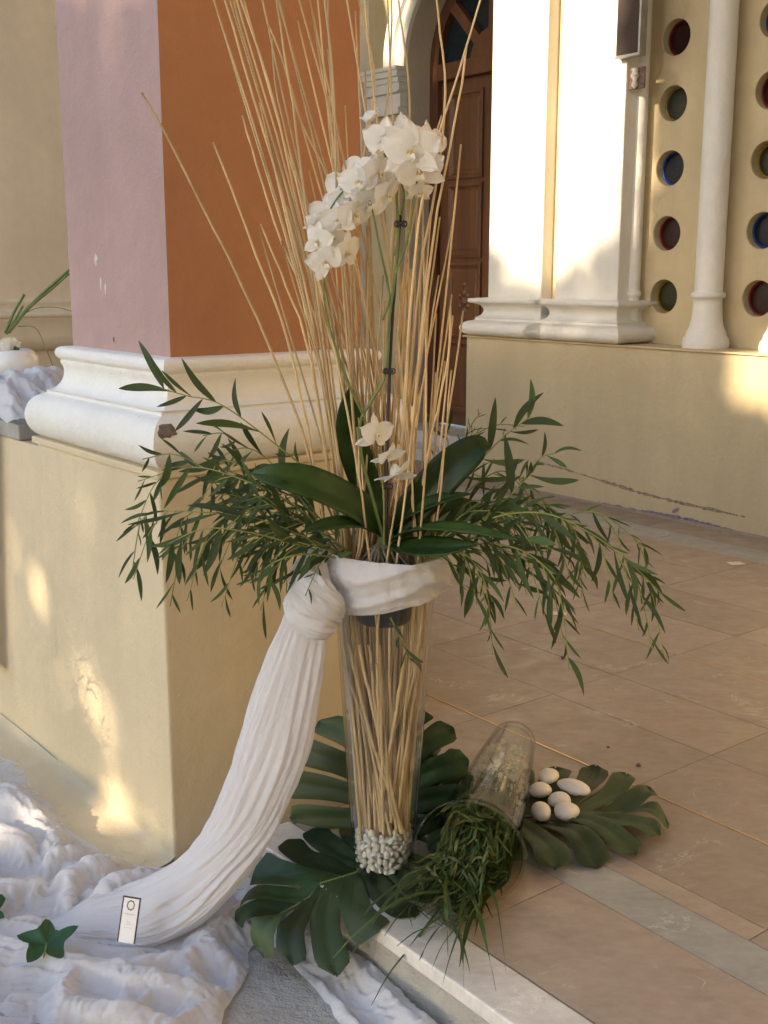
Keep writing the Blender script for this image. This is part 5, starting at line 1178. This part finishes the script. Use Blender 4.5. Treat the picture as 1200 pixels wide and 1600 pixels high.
A_, Zv = np.meshgrid(np.linspace(-1.75, -.93, 120), np.linspace(.86, .05, 90), indexing='ij'); t_ = (.86 - Zv) / .81
A2 = A_ - .10 * t_ ** 1.2 * ((A_ + 1.75) / .82)
off = -.012 - .02 * np.clip((.84 - Zv) / .05, 0, 1) - .010 * (1 - 2 * np.abs(np.sin(A_ * 40 + 2 * np.sin(t_ * 3)))) - .006 * np.sin(A_ * 95 + t_ * 4)
Pc = np.stack([P0[0] + A2 * AX[0] + off * BX[0], P0[1] + A2 * AX[1] + off * BX[1], Zv], -1); m = MB(); m.grid(Pc); m.build('hanging_strip', M_cloth, pc)

# ================================================================== SMALL THINGS
# white bowl with a rose and rush stems on the parapet
bc = atZ(22, 592, .875)
bowl = empty('white_bowl', bc, 'round white glazed bowl sitting in the gauze on the parapet', 'bowl')
m = MB(); m.lathe([(.001, .0), (.045, .0), (.066, .018), (.078, .042), (.076, .066), (.062, .086), (.05, .091), (.047, .087), (.06, .07), (.001, .06)], bc, 36); m.build('bowl_body', M_ceram, bowl)
rc = bc + Vector((-.005, -.01, .10))
rose = empty('white_rose', rc, 'small white rose resting in the white bowl at the left edge', 'flower')
for k in range(9):
    a = k * 2.4; rr = .008 + .0022 * k; m = MB(); rows_ = []
    for u in np.linspace(0, 1, 5):
        rows_.append([(rc.x + math.cos(a + v) * (rr + .010 * u), rc.y + math.sin(a + v) * (rr + .010 * u), rc.z + .028 * u - .002 * k) for v in np.linspace(-.8, .8, 6)])
    m.grid(rows_); m.build('petal', M_petal if k > 3 else M_pale, rose)
m = MB(); m.grid([[tuple(rc + Vector((.005 + .03 * u, -.012, -.006 + .014 * v - .012 * u))) for v in (-1, 0, 1)] for u in np.linspace(0, 1, 5)]); m.build('leaf', M_ivy, rose)
rush = empty('rush_stems', rc, 'thick green rush stems slanting up out of the white bowl', 'stems')
for pts, r in (([(8, 520), (22, 488), (38, 460)], .0045), ([(12, 520), (40, 485), (78, 448), (109, 421)], .0045), ([(14, 520), (45, 482), (80, 452), (108, 427)], .004), ([(10, 522), (26, 495), (36, 478)], .0035), ([(20, 505), (50, 484), (85, 480), (118, 488)], .0012), ([(28, 510), (55, 512), (70, 540), (84, 575)], .0013)):
    m = MB(); m.tube(catmull([atY(x, y, bc.y - .01) for x, y in pts], 14), r, 7); m.build('rush_stem', M_stem, rush)
# place card propped in the cloth
cB = atY(198, 1466, 2.02); cT = atY(207, 1401, 2.04); cy = (cT - cB).normalized(); cx_ = Vector((1, -.12, -.12)); cx_ = (cx_ - cy * cx_.dot(cy)).normalized(); cn = cx_.cross(cy).normalized()
if cn.y > 0: cn = -cn
Hc = (cT - cB).length; Wc = Hc * .40; Wc = .036
card = empty('place_card', cB, 'narrow white card with a dark border and a ring emblem, stuck in the white cloth', 'card')
def cc_(u, v, h): return tuple(cB + cx_ * (u * Wc) + cy * (v * Hc) + cn * h)
m = MB(); vs = [cc_(u, v, h) for h in (0, .002) for u, v in ((-.5, -.1), (.5, -.1), (.5, 1), (-.5, 1))]; m.add(vs, [(0, 3, 2, 1), (4, 5, 6, 7), (0, 1, 5, 4), (1, 2, 6, 5), (2, 3, 7, 6), (3, 0, 4, 7)]); m.build('card_border', M_cardf, card)
m = MB(); vs = [cc_(u, v, h) for h in (.0021, .0026) for u, v in ((-.42, -.1), (.42, -.1), (.42, .965), (-.42, .965))]; m.add(vs, [(0, 3, 2, 1), (4, 5, 6, 7), (0, 1, 5, 4), (1, 2, 6, 5), (2, 3, 7, 6), (3, 0, 4, 7)]); m.build('card_face', M_card, card)
m = MB(); rows_ = []
for rr in (1.0, .72): rows_.append([cc_(.22 * rr * math.cos(t) * (1 + .05 * math.sin(8 * t)), .80 + .125 * rr * math.sin(t) * (1 + .05 * math.sin(8 * t)), .003) for t in np.linspace(0, 2 * math.pi, 49)[:-1]])
m.grid(rows_, False, True); m.build('emblem_ring', M_inkd, card)
m = MB()
for v, w_, t_ in ((.585, .30, .016), (.56, .22, .008), (.40, .08, .012), (.365, .12, .010), (.335, .15, .010), (.26, .20, .007)):
    x_ = -w_
    while x_ < w_ - .02:
        l_ = random.uniform(.02, .07); m.add([cc_(x_, v, .003), cc_(min(w_, x_ + l_), v, .003), cc_(min(w_, x_ + l_), v + t_, .003), cc_(x_, v + t_, .003)], [(0, 1, 2, 3)]); x_ += l_ + .02
m.build('faint_print', M_ink, card)
# ivy leaves on the cloth
def ivy(px, py, R, rot, label):
    p = atZ(px, py, -.09); p.z = clothz(p.x, p.y) + .006
    prof_ = [(0, .55), (25, .80), (48, 1.0), (70, .62), (90, .9), (110, 1.25), (130, .62), (160, .55), (180, .5)]
    prof_ = [(0, .95), (22, .62), (40, .60), (68, 1.15), (92, .58), (112, .62), (142, .95), (165, .6), (180, .35)]
    root = empty('ivy_leaf', p, label, 'leaf'); m = MB(); ths = np.linspace(-math.pi, math.pi, 49)
    rows_ = []
    for s_ in np.linspace(0, 1, 6):
        row = []
        for t in ths:
            rr = float(np.interp(abs(math.degrees(t)), [a for a, _ in prof_], [b for _, b in prof_])) * R * s_
            x, y = rr * math.cos(t + rot), rr * math.sin(t + rot); zz = .004 * math.sin(4 * t) * s_ + .010 * s_ * s_ * (1 if math.sin(t) > 0 else .3)
            row.append((p.x + x, p.y + y, p.z + zz + y * .35))
        rows_.append(row)
    m.grid(rows_); m.build('blade', M_ivy, root)
    m = MB(); c0_ = Vector(p) + Vector((0, 0, .004)); d0 = Vector((math.cos(rot + math.pi), math.sin(rot + math.pi), 0)); m.tube([c0_, c0_ + d0 * R * .5, c0_ + d0 * R * .9], .0012, 5); m.build('leaf_stalk', M_stem, root)
ivy(74, 1488, .056, math.radians(100), 'dark green ivy leaf lying on the white cloth left of the card')
ivy(-22, 1420, .045, math.radians(40), 'second ivy leaf, cut by the left edge of the picture')
# tape labels and crumbs on the porch floor
def tape(px, py, w, h, rot, label):
    p = atZ(px, py, .0022); t = math.radians(rot); m = MB(); cs = [(-w, -h), (w, -h), (w, h), (-w, h)]
    q_ = [(p.x + x * math.cos(t) - y * math.sin(t), p.y + x * math.sin(t) + y * math.cos(t)) for x, y in cs]
    m.add([(x, y, z) for z in (.0015, .0024) for x, y in q_], [(0, 3, 2, 1), (4, 5, 6, 7), (0, 1, 5, 4), (1, 2, 6, 5), (2, 3, 7, 6), (3, 0, 4, 7)]); m.build('tape_piece', M_tape, loc=p, label=label, cat='tape')
tape(1150, 880, .032, .024, 10, 'cream piece of tape on the floor near the church wall'); tape(872, 958, .030, .022, -10, 'cream piece of tape on the floor half hidden by hanging leaves')
for (x, y, R, lb) in ((880, 1027, .0085, 'dark crumb of dirt lying alone on the middle of the floor'), (998, 1195, .006, 'small brown crumb just right of the monstera leaf with stones'), (950, 1167, .004, 'tiniest dark speck of dirt above the right monstera leaf')):
    p = atZ(x, y, R * .5); m = MB(); m.lathe([(.001, -.5 * R), (R, -.3 * R), (R * .9, .2 * R), (.001, .6 * R)], p, 7, smooth=False); m.v = [(a + random.uniform(-.3, .3) * R, b + random.uniform(-.3, .3) * R, c) for a, b, c in m.v]; m.build('dirt_crumb', M_chip, loc=p, label=lb, cat='debris')
